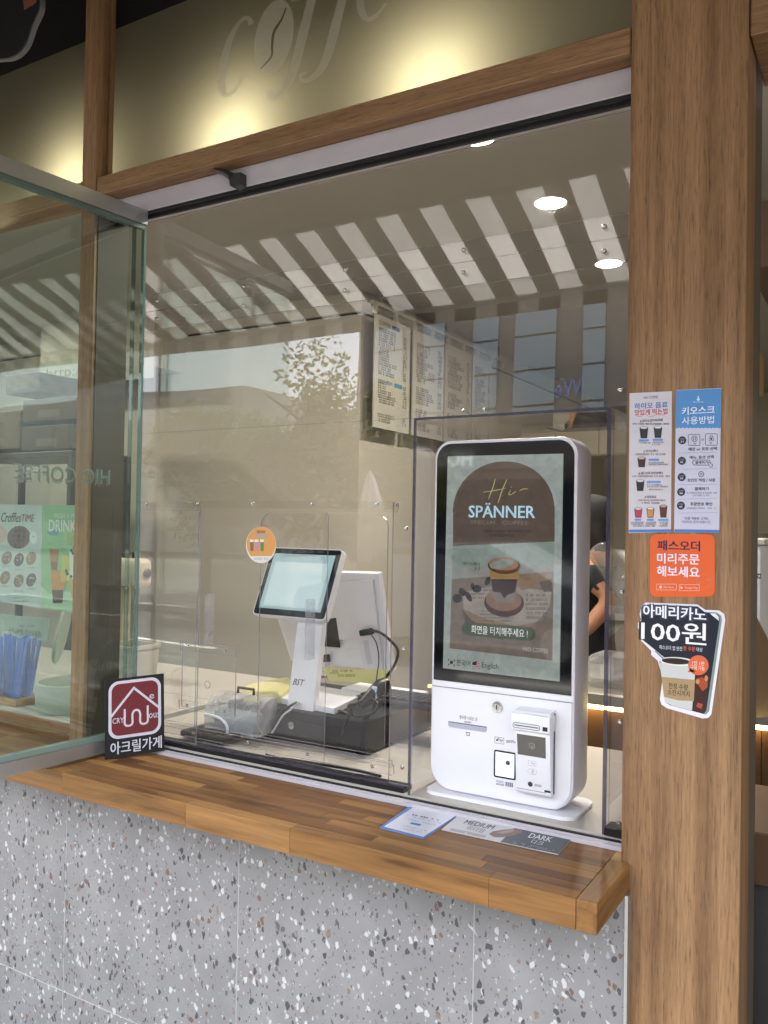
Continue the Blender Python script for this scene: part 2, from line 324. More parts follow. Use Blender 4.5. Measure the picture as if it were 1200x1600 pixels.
def PR(c, rough=.45):                      # printing ink, one material per colour
    key = ('ink', c, rough)
    if key not in M_: M_[key] = mat('ink_'+c.lstrip('#'), c, rough, var=.03)
    return M_[key]
def SC(c, k=.082):
    key = ('px', c, k)
    if key not in M_: M_[key] = screen('display_'+c.lstrip('#'), c, k)
    return M_[key]
WOODZ = laminate('laminate_upright', 2); WOODX = laminate('laminate_lengthwise', 0); WOODY = laminate('laminate_deep', 1)
ACX = acacia('acacia_lengthwise', 0); ACY = acacia('acacia_crosswise', 1, True); ACF = acacia('acacia_front', 0, True)
TERR = terrazzo('terrazzo'); GROUT = mat('grout', '#aeadac', .9, bump=.3)
OLIVE = mat('olive_panel', (.150, .133, .085), .42, var=.05, vs=6, bump=.1, bs=300, trans=.40); DECAL = None
WHITE_ALU = mat('white_aluminium', '#c6c1c8', .35, bump=.05); GREY_ALU = mat('grey_aluminium', '#b3b6b6', .32, metal=.75, var=.04)
BLACKR = mat('black_rubber', '#17181a', .6); BLACKP = mat('black_plastic', '#141517', .32, bump=.1, bs=600); BLACKG = mat('black_gloss', '#0b0c0e', .06, var=.02, coat=.3)
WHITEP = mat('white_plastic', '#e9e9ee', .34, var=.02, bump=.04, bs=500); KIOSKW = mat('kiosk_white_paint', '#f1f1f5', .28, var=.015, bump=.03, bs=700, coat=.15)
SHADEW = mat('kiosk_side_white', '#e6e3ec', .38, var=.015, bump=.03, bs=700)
ACRYL = clear('clear_acrylic', (.968, .966, .962), .058, 0.0, ripple=.06, milk=.004); ACRYL2 = clear('clear_acrylic_leaf', (.972, .970, .966), .020, 0.0, ripple=.05, milk=.002)
CASEGL = clear('casement_glass', (.825, .885, .852), .055, 0.0, ripple=.10, milk=.003)
GLASS = clear('tinted_glass', (.95, .965, .957), .040, 0.0, ripple=.10, milk=.004)
def edge_mat(name, c, tr):
    m, t, N, L = new(name); o = N('OutputMaterial'); p = N('BsdfPrincipled'); p.inputs['Base Color'].default_value = C(c); p.inputs['Roughness'].default_value = .12
    tn = N('BsdfTransparent'); tn.inputs[0].default_value = (.9, .9, .95, 1); ms = N('MixShader'); ms.inputs[0].default_value = tr; L(p.outputs[0], ms.inputs[1]); L(tn.outputs[0], ms.inputs[2]); L(ms.outputs[0], o.inputs[0]); return m
ACEDGE = edge_mat('acrylic_cut_edge', '#9a98a4', .45); ACDARK = edge_mat('acrylic_thick_edge', '#4c4956', .40); GLEDGE = edge_mat('glass_cut_edge', '#6f8f84', .3)
DECAL = edge_mat('frosted_decal', '#d6d0b6', .66); DECAL.node_tree.nodes['Principled BSDF'].inputs['Roughness'].default_value = .6
STEEL = mat('bright_steel', '#c9c9c6', .22, metal=1.0, var=.03); WALLB = mat('beige_wall', (.54, .485, .375), .8, var=.03, vs=3, bump=.15, bs=90)
WALLG = mat('grey_wall', (.50, .465, .39), .8, var=.03, vs=3, bump=.15, bs=90); CEIL = mat('ceiling_paint', (.40, .38, .335), .85, var=.02, vs=3)
SILL = mat('sill_laminate', (.47, .44, .39), .4, var=.05, vs=9); FLOORI = mat('interior_floor', (.22, .20, .18), .5, var=.15, vs=4)
# ================================================================== ground and street (in front of the shop, seen in the glass)
PAVE = mat('paving', (.105, .100, .094), .8, var=.16, vs=2.2, bump=.3, bs=60); ASPH = mat('asphalt', (.060, .060, .063), .85, var=.2, vs=3, bump=.4, bs=90)
DIRT = mat('far_ground', (.16, .15, .13), .9, var=.2, vs=.2)
tag(MB().box((-250, -300, -.30), (250, 80, -.16)).build('ground', DIRT), kind='structure')
tag(MB().box((-60, -2.7, -.14), (60, .30, 0)).build('pavement', PAVE), kind='structure')
tag(MB().box((-60, -9.2, -.15), (60, -2.7, -.11)).build('road', ASPH), kind='structure')
tag(MB().box((-60, -20.5, -.14), (60, -9.2, .01)).build('plaza', mat('plaza_paving', (.10, .095, .09), .8, var=.15, vs=1.2)), kind='structure')
for nm, y0 in (('kerb', -2.7), ('kerb', -9.2)):
    k = MB().bbox((-60, y0-.06, -.13), (60, y0+.06, .016), .01).build(nm, mat('kerb_stone', (.36, .35, .33), .8, var=.1), None); tag(k, kind='structure')
b = MB()
for i in range(14): b.box((-40+i*6, -6.6, -.106), (-37.4+i*6, -6.47, -.104))
tag(b.build('road_marking', mat('road_paint', '#dedcd2', .7)), kind='structure')

# ================================================================== shop shell
Zt = 2.72
tag(MB().box((-6.5, .30, -.02), (2.6, 6.6, .0)).build('interior_floor', FLOORI), kind='structure')
tag(MB().box((-6.5, .115, 2.72), (2.6, 6.6, 2.80)).build('shop_ceiling', CEIL), kind='structure')
tag(MB().box((-6.5, 6.5, 0), (2.6, 6.6, 2.72)).build('back_wall', WALLB), kind='structure')
tag(MB().box((2.5, .30, 0), (2.6, 6.5, 2.72)).build('right_wall', WALLG), kind='structure')
tag(MB().box((-6.6, .06, 0), (-6.5, 6.6, 2.8)).build('left_wall', WALLG), kind='structure')
# partition that carries the menu boards: flat to the street, then running back
_c = onz(565, 490, 2.60); PX0, PY0 = _c.x, _c.y
pt = MB().box((-6.5, PY0, 0), (PX0, 6.5, 2.60)).build('partition_wall', WALLG); tag(pt, kind='structure')
MB().box((-6.5, PY0, 2.6152), (PX0, 6.5, 2.7198)).build('upper_band', WALLG, pt)
cv = MB().box((-6.5, PY0+.02, 2.60), (PX0-.02, 6.5, 2.615)).build('shadow_gap', BLACKR, pt)
# canopy over the pavement and the building's mass above
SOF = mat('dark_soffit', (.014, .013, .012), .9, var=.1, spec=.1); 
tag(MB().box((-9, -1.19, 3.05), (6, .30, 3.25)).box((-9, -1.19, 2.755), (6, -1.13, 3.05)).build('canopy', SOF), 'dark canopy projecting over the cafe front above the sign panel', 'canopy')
tag(MB().box((-9, .31, 2.95), (6, 7.5, 6.5)).box((-9, .112, 2.80), (6, .31, 3.049)).box((-9, .10, 0), (-6.6, 7.5, 2.95)).box((2.6, .10, 0), (6, 7.5, 2.95)).build('cafe_building', mat('render', (.42, .40, .37), .85, var=.08), None), 'plain rendered walls of the cafe building around the shop front', 'building')
# striped awning on the canopy's edge (it shows mirrored in the clear sheets)
PER = .204
AW = stripes('striped_canvas', PER, '#f4f3ef', '#3a3834', .15, -.005)
aw = empty('awning', (0, -1.20, 2.78), 'white and dark striped canvas awning hung on the canopy edge', 'awning')
b = MB(); A0 = Vector((0, -1.20, 2.778)); A1 = Vector((0, -1.758, 2.519))
for i in range(40):
    x0, x1 = -7.6+i*.34, -7.6+(i+1)*.34
    b.add([(x0, A0.y, A0.z), (x1, A0.y, A0.z), (x1, A1.y, A1.z), (x0, A1.y, A1.z)], [(0, 1, 2, 3)])
b.build('canvas', AW, aw)
MB().box((-7.6, -1.765, 2.445), (6.0, -1.762, 2.512)).build('valance', AW, aw)
MB().tube([(-7.6, -1.755, 2.515), (6.0, -1.755, 2.515)], .014, 10).build('front_bar', WHITE_ALU, aw, 40)
MB().tube([(-7.6, -1.212, 2.786), (6.0, -1.212, 2.786)], .02, 10).build('roller', BLACKR, aw, 40)
for x in (-5.6, -2.9, 1.4):
    MB().tube([(x, -1.16, 2.78), (x+.25, -1.45, 2.64), (x, -1.745, 2.508)], .012, 8).build('arm', GREY_ALU, aw, 40)

# ================================================================== timber-look front
fr = empty('timber_frame', (-1.9, 0, .9), 'brown wood-grain window frame with a tall mullion and long transom', 'frame')
MB().bbox((-1.923, 0, .90), (-1.868, .120, 2.3868), .002, 1).build('mullion', WOODZ, fr)
MB().bbox((-1.923, 0, 2.3868), (-1.868, .0515, 3.048), .002, 1).build('mullion', WOODZ, fr)
MB().bbox((-1.866, .003, 2.387), (-.420, .075, 2.436), .002, 1).build('transom', WOODX, fr)
MB().bbox((-6.4, .003, 2.387), (-1.925, .075, 2.436), .002, 1).build('transom', WOODX, fr)
MB().bbox((-.214, .003, 2.36), (2.5, .20, 2.436), .002, 1).build('transom', WOODX, fr)
MB().box((-1.866, .036, 2.4375), (-1.860, .051, 3.04)).build('bead', WOODZ, fr)
MB().box((-6.4, .030, .905), (-1.925, .042, .930)).build('bead', WOODX, fr)
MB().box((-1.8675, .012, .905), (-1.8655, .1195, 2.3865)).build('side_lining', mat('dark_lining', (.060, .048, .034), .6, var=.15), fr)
cl_ = empty('wooden_column', (-.317, 0, 0), 'wide brown wood-grain column carrying the four stickers', 'column')
MB().bbox((-.418, 0, 0), (-.216, .098, 3.048), .0015, 1).build('front_board', WOODZ, cl_)
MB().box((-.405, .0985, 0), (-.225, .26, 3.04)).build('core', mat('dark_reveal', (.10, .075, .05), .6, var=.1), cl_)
# olive sign panels behind the frame with a frosted script word, lit from below
for x0, x1, lb in ((-1.867, -.419, 'olive sign panel with the pale script word over the serving window'), (-6.4, -1.924, 'plain olive panel over the window with the posters')):
    sp_ = MB().face([(x0, .052, 2.437), (x1, .052, 2.437), (x1, .052, 2.868), (x0, .052, 2.868)]).build('sign_panel', OLIVE); tag(sp_, lb, 'sign panel')
    MB().box((x0, .053, 2.8685), (x1, .060, 3.045)).build('shadow_strip', SOF, sp_)  # near-black strip stands in for the shade above the panel
    if x1 > -1: SIGN = sp_
P5 = XZ(.052)
scr = []
# c
scr += stroke([(393, 38), (387, 28), (375, 34), (360, 60), (350, 95), (346, 125), (350, 146), (360, 146), (374, 130), (384, 114)], [9, 7, 5, 9, 12, 12, 9, 7, 5, 3])
# bean
bean = ell(428, 58, 29, 60, 32, 12)
scr += [[(px, py)] for px, py in ()]
prints(P5, 'bean', [bean], DECAL, SIGN, .0012)
prints(P5, 'bean_crease', stroke([(447, 12), (440, 30), (428, 50), (425, 72), (424, 88), (407, 108)], [2, 3, 4, 4, 3, 2]), clear('crease_film', (.55, .53, .48), .02, .4), SIGN, .0020)
# f f e
scr += stroke([(515, -70), (500, -40), (487, 0), (474, 50), (463, 95), (452, 128), (436, 148), (424, 154), (420, 146), (430, 140)], [4, 8, 13, 15, 14, 11, 8, 6, 5, 3])
scr += stroke([(565, -70), (550, -40), (535, 0), (522, 50), (512, 85), (500, 110), (484, 124), (472, 126), (470, 117), (480, 113)], [4, 8, 13, 15, 14, 11, 8, 6, 5, 3])
scr += stroke([(455, 2), (490, -8), (530, -16), (575, -30)], [3, 4, 4, 2])
scr += stroke([(572, -15), (590, -30), (600, -60), (585, -70), (570, -45), (563, -10), (565, 18), (575, 30), (590, 22), (604, 4)], [3, 4, 5, 6, 9, 12, 12, 8, 6, 3])
prints(P5, 'lettering', [q for q in scr if len(q) > 2], DECAL, SIGN, .0012)
# round lamps behind the translucent panels; their light glows through above the transom
for px, py, lb in ((362, 222, 'glowing lamp behind the sign panel below the letter c'), (672, 135, 'glowing lamp behind the sign panel at the script word end'), (112, 292, 'glowing lamp behind the plain panel beside the mullion')):
    p = ony(px, py, .052); p.y = .225; p.z = 2.452
    u = empty('panel_lamp', p, lb, 'lamp', 'lamps behind the sign panels')
    MB().lathe([(.020, 0), (.026, .010), (.026, .020), (.020, .021)], p+Vector((0, .030, 0)), (0, -1, 0), n=20).build('housing', WHITE_ALU, u, 40)
    MB().lathe([(.019, .0212), (.019, .0225)], p+Vector((0, .030, 0)), (0, -1, 0), n=20).build('lens', mat('warm_led', '#fff2c8', .4, var=0, emit='#fff0b8', es=14.0), u)
    ld = bpy.data.lights.new('panel_lamp', 'SPOT'); ld.energy = 4.4; ld.color = (1, .98, .86); ld.spot_size = R(150); ld.spot_blend = .9; ld.shadow_soft_size = .02
    lo = bpy.data.objects.new('lamp', ld); col.objects.link(lo); lo.parent = u; lo.rotation_euler = (R(-90), 0, 0)
# hanging cut-out sign at the top corner
hs = empty('hanging_sign', ony(0, 40, -.30), 'black cut-out sign with white rim hanging at the upper corner', 'sign')
Ph = XZ(-.30)
o1 = [(-120, -60), (75, -60), (62, -30), (64, 10), (52, 40), (40, 72), (20, 90), (-10, 94), (-120, 100)]
MB().prism([Ph.at(x, y, 0) for x, y in [tuple(p) for p in smoothline(o1, 5)]], (0, .012, 0)).build('rim_board', PR('#5f5f5f'), hs)
o2 = [(-118, -58), (73, -58), (60, -30), (62, 9.5), (50, 39.5), (38.5, 71), (19.5, 88.5), (-10, 92.3), (-118, 98)]
MB().prism([Ph.at(x, y, .001) for x, y in [tuple(p) for p in smoothline(o2, 5)]], (0, -.002, 0)).build('face_board', PR('#121212'), hs)
prints(Ph, 'brown_band', [[(70, -58), (57, -32), (57, 4), (38, 16), (34, -20), (36, -58)]], PR('#6d4430'), hs, .0042)
MB().tube([ony(-20, -58, -.295), ony(-20, -58, -.295)+Vector((0, 0, .45))], .003, 6).build('wire', STEEL, hs)

# ================================================================== header, tracks and sill of the serving window
tk = empty('window_track', (-1.1, .05, .9), 'white aluminium header and grooved bottom track of the serving window', 'window track')
MB().bbox((-1.865, .050, 2.335), (-.420, .112, 2.3865), .002, 1).build('header', WHITE_ALU, tk)
MB().box((-1.865, .052, 2.3275), (-.420, .060, 2.3345)).box((-1.865, .066, 2.321), (-.420, .074, 2.3345)).build('gasket', BLACKR, tk)
MB().bbox((-1.865, .046, .878), (-.4195, .0555, .9025), .001, 1).build('rail', WHITE_ALU, tk)
MB().box((-1.865, .0558, .878), (-.4195, .0610, .8990)).build('groove', BLACKR, tk)
MB().bbox((-1.865, .0612, .878), (-.4195, .0670, .9030), .001, 1).build('rail', WHITE_ALU, tk)
MB().box((-1.865, .0672, .878), (-.4195, .0748, .9050)).build('groove', BLACKR, tk)
lt = empty('window_latch', ony(352, 275, .03), 'small dark latch bracket fixed to the white window header', 'latch')
PL = XZ(.028)
MB().prism([PL.at(x, y) for x, y in ((357, 271), (376, 269), (376, 288), (366, 294), (359, 290))], (0, .022, 0)).build('plate', mat('dark_grey_plastic', '#3a3a3c', .4), lt)
MB().tube([PL.at(328, 257), PL.at(338, 266), PL.at(352, 270), PL.at(362, 276)], [.004, .006, .008, .010], 8).build('lever', mat('dark_grey_plastic_2', '#343436', .4), lt, 40)

# ================================================================== terrazzo wall and counter
TF = -.02
tw = empty('terrazzo_wall', (-1.9, TF, 0), 'grey speckled terrazzo tile wall below the wooden counter', 'wall')
MB().box((-4.3, TF+.0008, 0), (-.4045, .04, .8435)).build('backing', GROUT, tw)
MB().box((-.4042, TF-.003, 0), (-.3985, -.0005, .8435)).build('edge_trim', GREY_ALU, tw)
xs = [-4.3, -3.7, -3.1, -2.5, -1.9, -1.3, -.7, -.4045]; g = .0013
for i in range(len(xs)-1):
    for z0, z1 in ((0, .236), (.236, .8435)):
        MB().bbox((xs[i]+g, TF, z0+g), (xs[i+1]-(g if i < 6 else .0003), TF+.006, z1-g), .0006, 1).build('tile', TERR, tw)
ct = empty('serving_counter', (-1.9, -.2, .844), 'thick oiled butcher-block counter below the serving window', 'counter')
CT, CB = .895, .844
rows = [(-.1999, -.168)] + [(-.168+.0305*i, -.168+.0305*(i+1)) for i in range(7)]
for ri, (y0, y1) in enumerate(rows):
    x = -.4375
    if ri == 4: x = -.4375
    first = True
    while x > -4.2:
        ln = rnd.uniform(.16, .48) if ri else rnd.uniform(.26, .52)
        if first: ln *= rnd.uniform(.35, 1); first = False
        x0 = max(x-ln, -4.25)
        MB().bbox((x0+.0002, y0+.0002, CB), (x-.0002, y1-.0002, CT), .0005, 1).build('stave', ACX if ri else ACF, ct)
        x = x0
MB().bbox((-.4372, -.2, CB-.0005), (-.402, -.001, CT+.0004), .002, 2).build('end_cap', ACY, ct)
MB().box((-.4372, -.0008, CB), (-.4185, .0455, CT)).build('filler', ACX, ct)

# interior worktop right behind the window
wt = empty('inner_worktop', (-1.1, .4, 0), 'beige laminate worktop behind the serving window', 'worktop')
MB().bbox((-1.86, .0752, .872), (-.42, .72, .910), .002, 1).build('top', SILL, wt)
MB().box((-1.84, .45, 0), (-.46, .70, .8715)).build('cabinet', WALLG, wt)

# ================================================================== the fixed window on the far side of the mullion
lw_ = empty('poster_window', (-3, .05, .9), 'fixed shop window with the two posters behind its glass', 'window')
MB().box((-6.4, .046, .905), (-1.925, .052, 2.386)).build('pane', GLASS, lw_)
MB().bbox((-6.4, .0525, .872), (-1.925, .60, .905), .002, 1).build('sill', SILL, lw_)
MB().box((-1.9245, .044, .931), (-1.913, .062, 2.386)).build('bead', WOODZ, lw_) if False else None
# ================================================================== open casement
H0 = Vector((-1.734, .054, 0)); dv = Vector((-.036, -.40, 0)).normalized(); nv = Vector((dv.y, -dv.x, 0)); LEN = .66
if nv.x < 0: nv = -nv
cs = empty('open_casement', H0+Vector((0, 0, .905)), 'glass casement swung open towards the street with grey aluminium rails', 'window')
def cbox(u0, u1, h0, h1, z0, z1, name, m, bev=0.0):
    pts = [H0+dv*u0+nv*h0, H0+dv*u1+nv*h0, H0+dv*u1+nv*h1, H0+dv*u0+nv*h1]
    b_ = MB().prism([Vector((p.x, p.y, z0)) for p in pts], (0, 0, z1-z0))
    return b_.build(name, m, cs)
cbox(0, LEN, -.014, .014, 2.296, 2.335, 'rail', GREY_ALU); cbox(.004, LEN, -.009, .009, 2.284, 2.2955, 'gasket', mat('green_grey_seal', '#5d6f69', .4))
cbox(0, LEN, -.014, .014, .9035, .936, 'rail', GREY_ALU); cbox(.004, LEN, -.009, .009, .9365, .950, 'gasket', mat('green_grey_seal_2', '#7c9189', .4))
cbox(.004, LEN, -.005, .005, .9505, 2.2835, 'pane', CASEGL)
cbox(-.003, .0035, -.006, .006, .937, 2.2955, 'glass_edge', GLEDGE)
cbox(.030, .034, -.0065, .0065, .951, 2.283, 'seal', clear('seal', (.6, .68, .64), .06))
PC = Plane(H0+nv*.0055, -dv, (0, 0, 1))
# vinyl lettering on the far side of the pane, so it reads backwards from here
PCb = Plane(H0-nv*.0056, -dv, (0, 0, 1))
letters(PCb, 'HIO COFFEE', (22, 729, 172, 753), mat('white_vinyl', '#b7c1bb', .5), cs, 0.0, .01, mirror=True)
letters(PC, 'HIO COFFEE', (26, 732, 168, 757), clear('vinyl_reflection', (.86, .9, .88), .04, milk=.06), cs, .0004, .01, mirror=True)  # fainter second copy drawn in as the lettering's reflection in the glass
# ================================================================== clear acrylic screen filling the opening
YA = .085; TH = .005
ac = empty('acrylic_screen', (-1.1, YA, .91), 'large clear acrylic screen of screwed sheets across the serving window', 'screen')
def sheet(x0, x1, z0, z1, y=YA, th=TH, name='sheet', parent=None, r=0.0):
    clr = ACRYL if name in ('sheet', 'splice_strip') else ACRYL2
    if r: pts = [(x, y, z) for x, z in rrect(x0, z0, x1, z1, r, 5)]
    else: pts = [(x0, y, z0), (x1, y, z0), (x1, y, z1), (x0, y, z1)]
    return MB().prism(pts, (0, th, 0), 0, 1).build(name, [clr, ACEDGE], parent or ac)
BX0, BX1, BZ1 = -.904, -.467, 1.738        # guard around the kiosk
sheet(-1.765, -.421, 2.0735, 2.320)
sheet(-1.765, -.421, BZ1+.003, 2.0725)
sheet(-1.765, BX0-.002, 1.553, BZ1+.002)
# splice strip, in two halves
sheet(-1.752, -.440, 2.0195, 2.1175, YA-TH-.0005, TH, 'splice_strip', r=.010)
# lower field: fixed side sheets, two sliding leaves
sheet(-1.765, -1.54, .925, 1.5525); sheet(-.962, BX0-.002, .925, 1.5525)
sheet(-1.553, -1.143, .930, 1.530, YA+.0075, .004, 'sliding_leaf', r=.012)
sheet(-1.351, -.983, .977, 1.526, YA+.0145, .005, 'sliding_leaf', r=.030)
for z0, z1, xr in ((1.530, 1.5545, -.946), (.943, .969, -.946)):
    sheet(-1.76, xr, z0, z1, YA-.0065, .006, 'guide_rail', r=.006)
    sheet(-1.76, xr-.02, z0+.008, z1-.002, YA+.022, .005, 'guide_rail', r=.004)
MB().box((-1.75, YA-.008, .9105), (-.918, YA+.030, .9215)).build('base_channel', BLACKP, ac)
MB().box((-1.75, YA-.0081, .9216), (-.918, YA-.0035, .9265)).build('base_lip', ACDARK, ac)
def screw(x, z, y, parent=ac, r=.0052):
    b = MB().lathe([(r*.6, 0), (r, .001), (r, .003), (r*.7, .0048), (r*.25, .0052)], (x, y, z), (0, -1, 0), 12)
    o = b.build('screw', STEEL, parent, 40); return o
for x in (-1.706, -1.403, -1.097, -.792, -.487):
    for z in (2.0955, 2.047): screw(x, z, YA-TH-.001)
for x in (-1.724, -1.541, -1.359, -1.178, -.999):
    screw(x, 1.548, YA-.007, r=.0045); screw(x, .957, YA-.007, r=.0045)
for z in (1.494, 1.228, .965): screw(-.925, z, YA-.001, r=.0048)
# upright grip bars
for x, z0, z1, y in ((-1.1805, 1.180, 1.322, YA+.001), (-1.4975, 1.19, 1.318, YA+.001)):
    MB().bbox((x-.0065, y-.018, z0), (x+.0065, y+.006, z1), .001, 1).build('grip', [clear('grip_acrylic', (.86, .86, .88), .10, .03, milk=.10)], ac)
# hinged pocket flap on the first leaf
pk = MB(); PKY = YA-.004
sheet(-1.590, -1.408, 1.018, 1.185, PKY, .004, 'flap')
sheet(-1.594, -1.404, 1.166, 1.190, PKY-.0045, .004, 'hinge_bar', r=.003); sheet(-1.594, -1.404, 1.014, 1.036, PKY-.0045, .004, 'hinge_bar', r=.003)
for x in (-1.562, -1.436):
    for z in (1.178, 1.025): screw(x, z, PKY-.005, r=.004)
MB().tube([(-1.499+.009*math.cos(a*math.pi/8), PKY-.0008, 1.085+.009*math.sin(a*math.pi/8)) for a in range(17)], .0009, 6).build('finger_hole', ACEDGE, ac)
# round paper sticker on the sheet
st = empty('round_sticker', ony(408, 851, YA-.002), 'oval orange price sticker with three drinks on the acrylic screen', 'sticker')
PS = XZ(YA-.0012)
def board(pl, name, pts, m, parent, th=.0012, h=0.0): return MB().prism([pl.at(x, y, h) for x, y in pts], pl.N*th).build(name, m, parent)
board(PS, 'paper', ell(408, 851.5, 23.5, 28.5, 32), PR('#e8e4dc'), st, .0006)
prints(PS, 'orange_field', [ [p for p in ell(408, 850, 22.6, 26.8, 40) if p[1] < 871] ], PR('#e0a05a'), st, .0010)
dashes(PS, [(399, 418, 831, 4)], PR('#5a3a1a'), st, .0013); dashes(PS, [(395, 423, 837, 6), (397, 420, 873, 3)], PR('#93b7c9'), st, .0013, name='small_print')
for x, c in ((393.5, '#8f6a4a'), (401, '#c98ea8'), (409.5, '#5f8a54')):
    prints(PS, 'drink_picture', [[(x-3, 846), (x+3, 846), (x+2.4, 861), (x-2.4, 861)]], PR(c), st, .0013)
    prints(PS, 'cup_picture', [[(x-3.3, 843), (x+3.3, 843), (x+3, 847), (x-3, 847)]], PR('#efe7df'), st, .0015)

# ================================================================== acrylic guard box round the kiosk
gb = empty('kiosk_guard', (-.69, YA, .91), 'thick clear acrylic guard box around the ordering kiosk', 'guard')
e_ = .008
MB().box((BX0, YA-.012, .911), (BX0+e_, YA+.30, BZ1)).build('side_sheet', clear('guard_side', (.93, .93, .95), .05, milk=.02), gb)
MB().box((BX1-e_, YA-.012, .911), (BX1, YA+.30, BZ1)).build('side_sheet', clear('guard_side_2', (.93, .93, .95), .05, milk=.02), gb)
MB().box((BX0+e_, YA-.012, BZ1-e_), (BX1-e_, YA+.30, BZ1)).build('top_sheet', clear('guard_top', (.95, .95, .96), .05, milk=.02), gb)
b = MB()
b.box((BX0-.0005, YA-.0135, .911), (BX0+.0055, YA-.0125, BZ1)).box((BX1-.0075, YA-.0135, .911), (BX1+.0005, YA-.0125, BZ1)).box((BX0+.0056, YA-.0135, BZ1-.0050), (BX1-.0076, YA-.0125, BZ1+.0005))
b.build('front_edge', ACDARK, gb)
sheet(BX1+.001, -.421, .913, BZ1+.002, YA, TH, 'side_panel', gb)
MB().bbox((BX1-.004, YA-.016, .9105), (-.4205, YA+.030, .925), .001, 1).build('foot', BLACKP, gb)
for z in (.935, 1.130, 1.380): screw(BX1+.022, z, YA-.001, gb, .0048)
screw(-.452, BZ1+.035, YA-.001, gb, .0055)
screw(-.79, BZ1+.012, YA-.001, gb, .004); screw(-.74, BZ1+.012, YA-.001, gb, .004)

# ================================================================== ordering kiosk
KY = .120; KX0, KX1, KZ0, KZ1 = -.8755, -.5475, .922, 1.690
ki = empty('ordering_kiosk', (-.71, KY, .91), 'white self-ordering kiosk with a tall touch screen and card reader', 'kiosk')
PK = XZ(KY)
def krr(x0, z0, x1, z1, rt, rb, n=8):
    return arc(x1-rt, z1-rt, rt, rt, 0, 90, n)+arc(x0+rt, z1-rt, rt, rt, 90, 180, n)+arc(x0+rb, z0+rb, rb, rb, 180, 270, n)+arc(x1-rb, z0+rb, rb, rb, 270, 360, n)
def loft(rings, name, m, parent, smooth=40, capend=True):
    b_ = MB(); n = len(rings[0]); vs = [p for r_ in rings for p in r_]; fs = []
    for i in range(len(rings)-1):
        for k in range(n): fs.append((i*n+k, (i+1)*n+k, (i+1)*n+(k+1) % n, i*n+(k+1) % n))
    fs.append(list(range(n))); 
    if capend: fs.append([(len(rings)-1)*n+k for k in range(n)][::-1])
    b_.add(vs, fs); o_ = b_.build(name, m, parent, smooth); return o_
def kring(ins, y, dz=0.0, drt=0.0): return [(x, y, z) for x, z in krr(KX0+ins, KZ0+ins, KX1-ins, KZ1-ins-dz, .038-min(ins, .03)+drt, .052-min(ins, .03)+drt)]
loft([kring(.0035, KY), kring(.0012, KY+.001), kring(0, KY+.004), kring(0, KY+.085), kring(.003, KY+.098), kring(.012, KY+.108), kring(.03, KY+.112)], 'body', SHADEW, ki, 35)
# front mask: rounded glass and the white lower door
gl = [(x, KY-.0005, z) for x, z in arc(KX1-.041, KZ1-.041, .034, .034, 0, 90, 8)+arc(KX0+.041, KZ1-.041, .034, .034, 90, 180, 8)] + [(KX0+.007, KY-.0005, 1.1605), (KX1-.007, KY-.0005, 1.1605)]
MB().prism(gl, (0, -.0022, 0)).build('screen_glass', BLACKG, ki)
MB().prism([(x, KY-.0004, z) for x, z in krr(KX0+.0035, KZ0+.0035, KX1-.0035, KZ1-.0035, .0345, .0485)], (0, .0002, 0)).build('front_frame', KIOSKW, ki)
MB().box((KX0+.004, KY-.0030, 1.1458), (KX1-.004, KY-.0008, 1.1470)).build('door_seam', PR('#8f9096'), ki)
dr = MB().prism([(x, KY-.0006, z) for x, z in arc(KX0+.052, KZ0+.054, .047, .047, 180, 270, 8)+arc(KX1-.052, KZ0+.054, .047, .047, 270, 360, 8)] + [(KX1-.005, KY-.0006, 1.1455), (KX0+.005, KY-.0006, 1.1455)], (0, -.0028, 0)).build('service_door', KIOSKW, ki)
bp_ = [(x, y) for x, y in rrect(-.885, .103, -.540, .250, .030, 6)]
b = MB(); b.prism([(x, y, .9105) for x, y in bp_], (0, 0, .0075)); b.build('base_plate', KIOSKW, ki)
MB().bbox((-.84, .135, .9182), (-.585, .225, .9235), .002, 1).build('foot_block', KIOSKW, ki)
# what the display shows
PD = XZ(KY-.0029)
q = lambda *a: list(a)
scn = prints(PD, 'display', [[(699.5, 713), (880.5, 708.7), (874.5, 1065), (692, 1044)]], SC('#b9c4bd'), ki, .0002)
prints(PD, 'picture_field', [[(707, 862), (866, 852), (863, 1032), (702.5, 1013)]], SC('#a9aaa0'), scn, .0004)
prints(PD, 'picture_wall', [[(708.5, 800), (867.5, 790), (866, 880), (706.5, 890)]], SC('#9fb0a6'), scn, .0006)
arch = [(708, 800)]+[(787+79.5*math.cos(R(a)), 800+ -79*math.sin(R(a))+(-4 if a < 90 else 0)*abs(math.cos(R(a)))) for a in range(180, -1, -9)]+[(866.5, 846), (708, 853)]
prints(PD, 'arch', [arch], SC('#6f5d4e'), scn, .0008)
prints(PD, 'tabletop', [[(706, 905), (865, 893), (863, 1032), (702.5, 1013)]], SC('#8d7f73'), scn, .0008)
prints(PD, 'newspaper', [[(722, 925), (790, 912), (862, 925), (858, 950), (838, 972), (800, 982), (755, 970), (725, 952)]], SC('#b3a89c'), scn, .0010)
prints(PD, 'wooden_board', [[(725, 952), (755, 966), (805, 978), (838, 972), (812, 988), (765, 984), (735, 968)], [(800, 905), (850, 893), (862, 898), (862, 915), (815, 922)]], SC('#a08468'), scn, .0012)
prints(PD, 'shadow_print', [[(722, 952), (735, 968), (765, 984), (800, 990), (785, 1000), (752, 990), (728, 974)], [(842, 910), (862, 904), (862, 924), (850, 925)]], SC('#6a5f58'), scn, .0013)
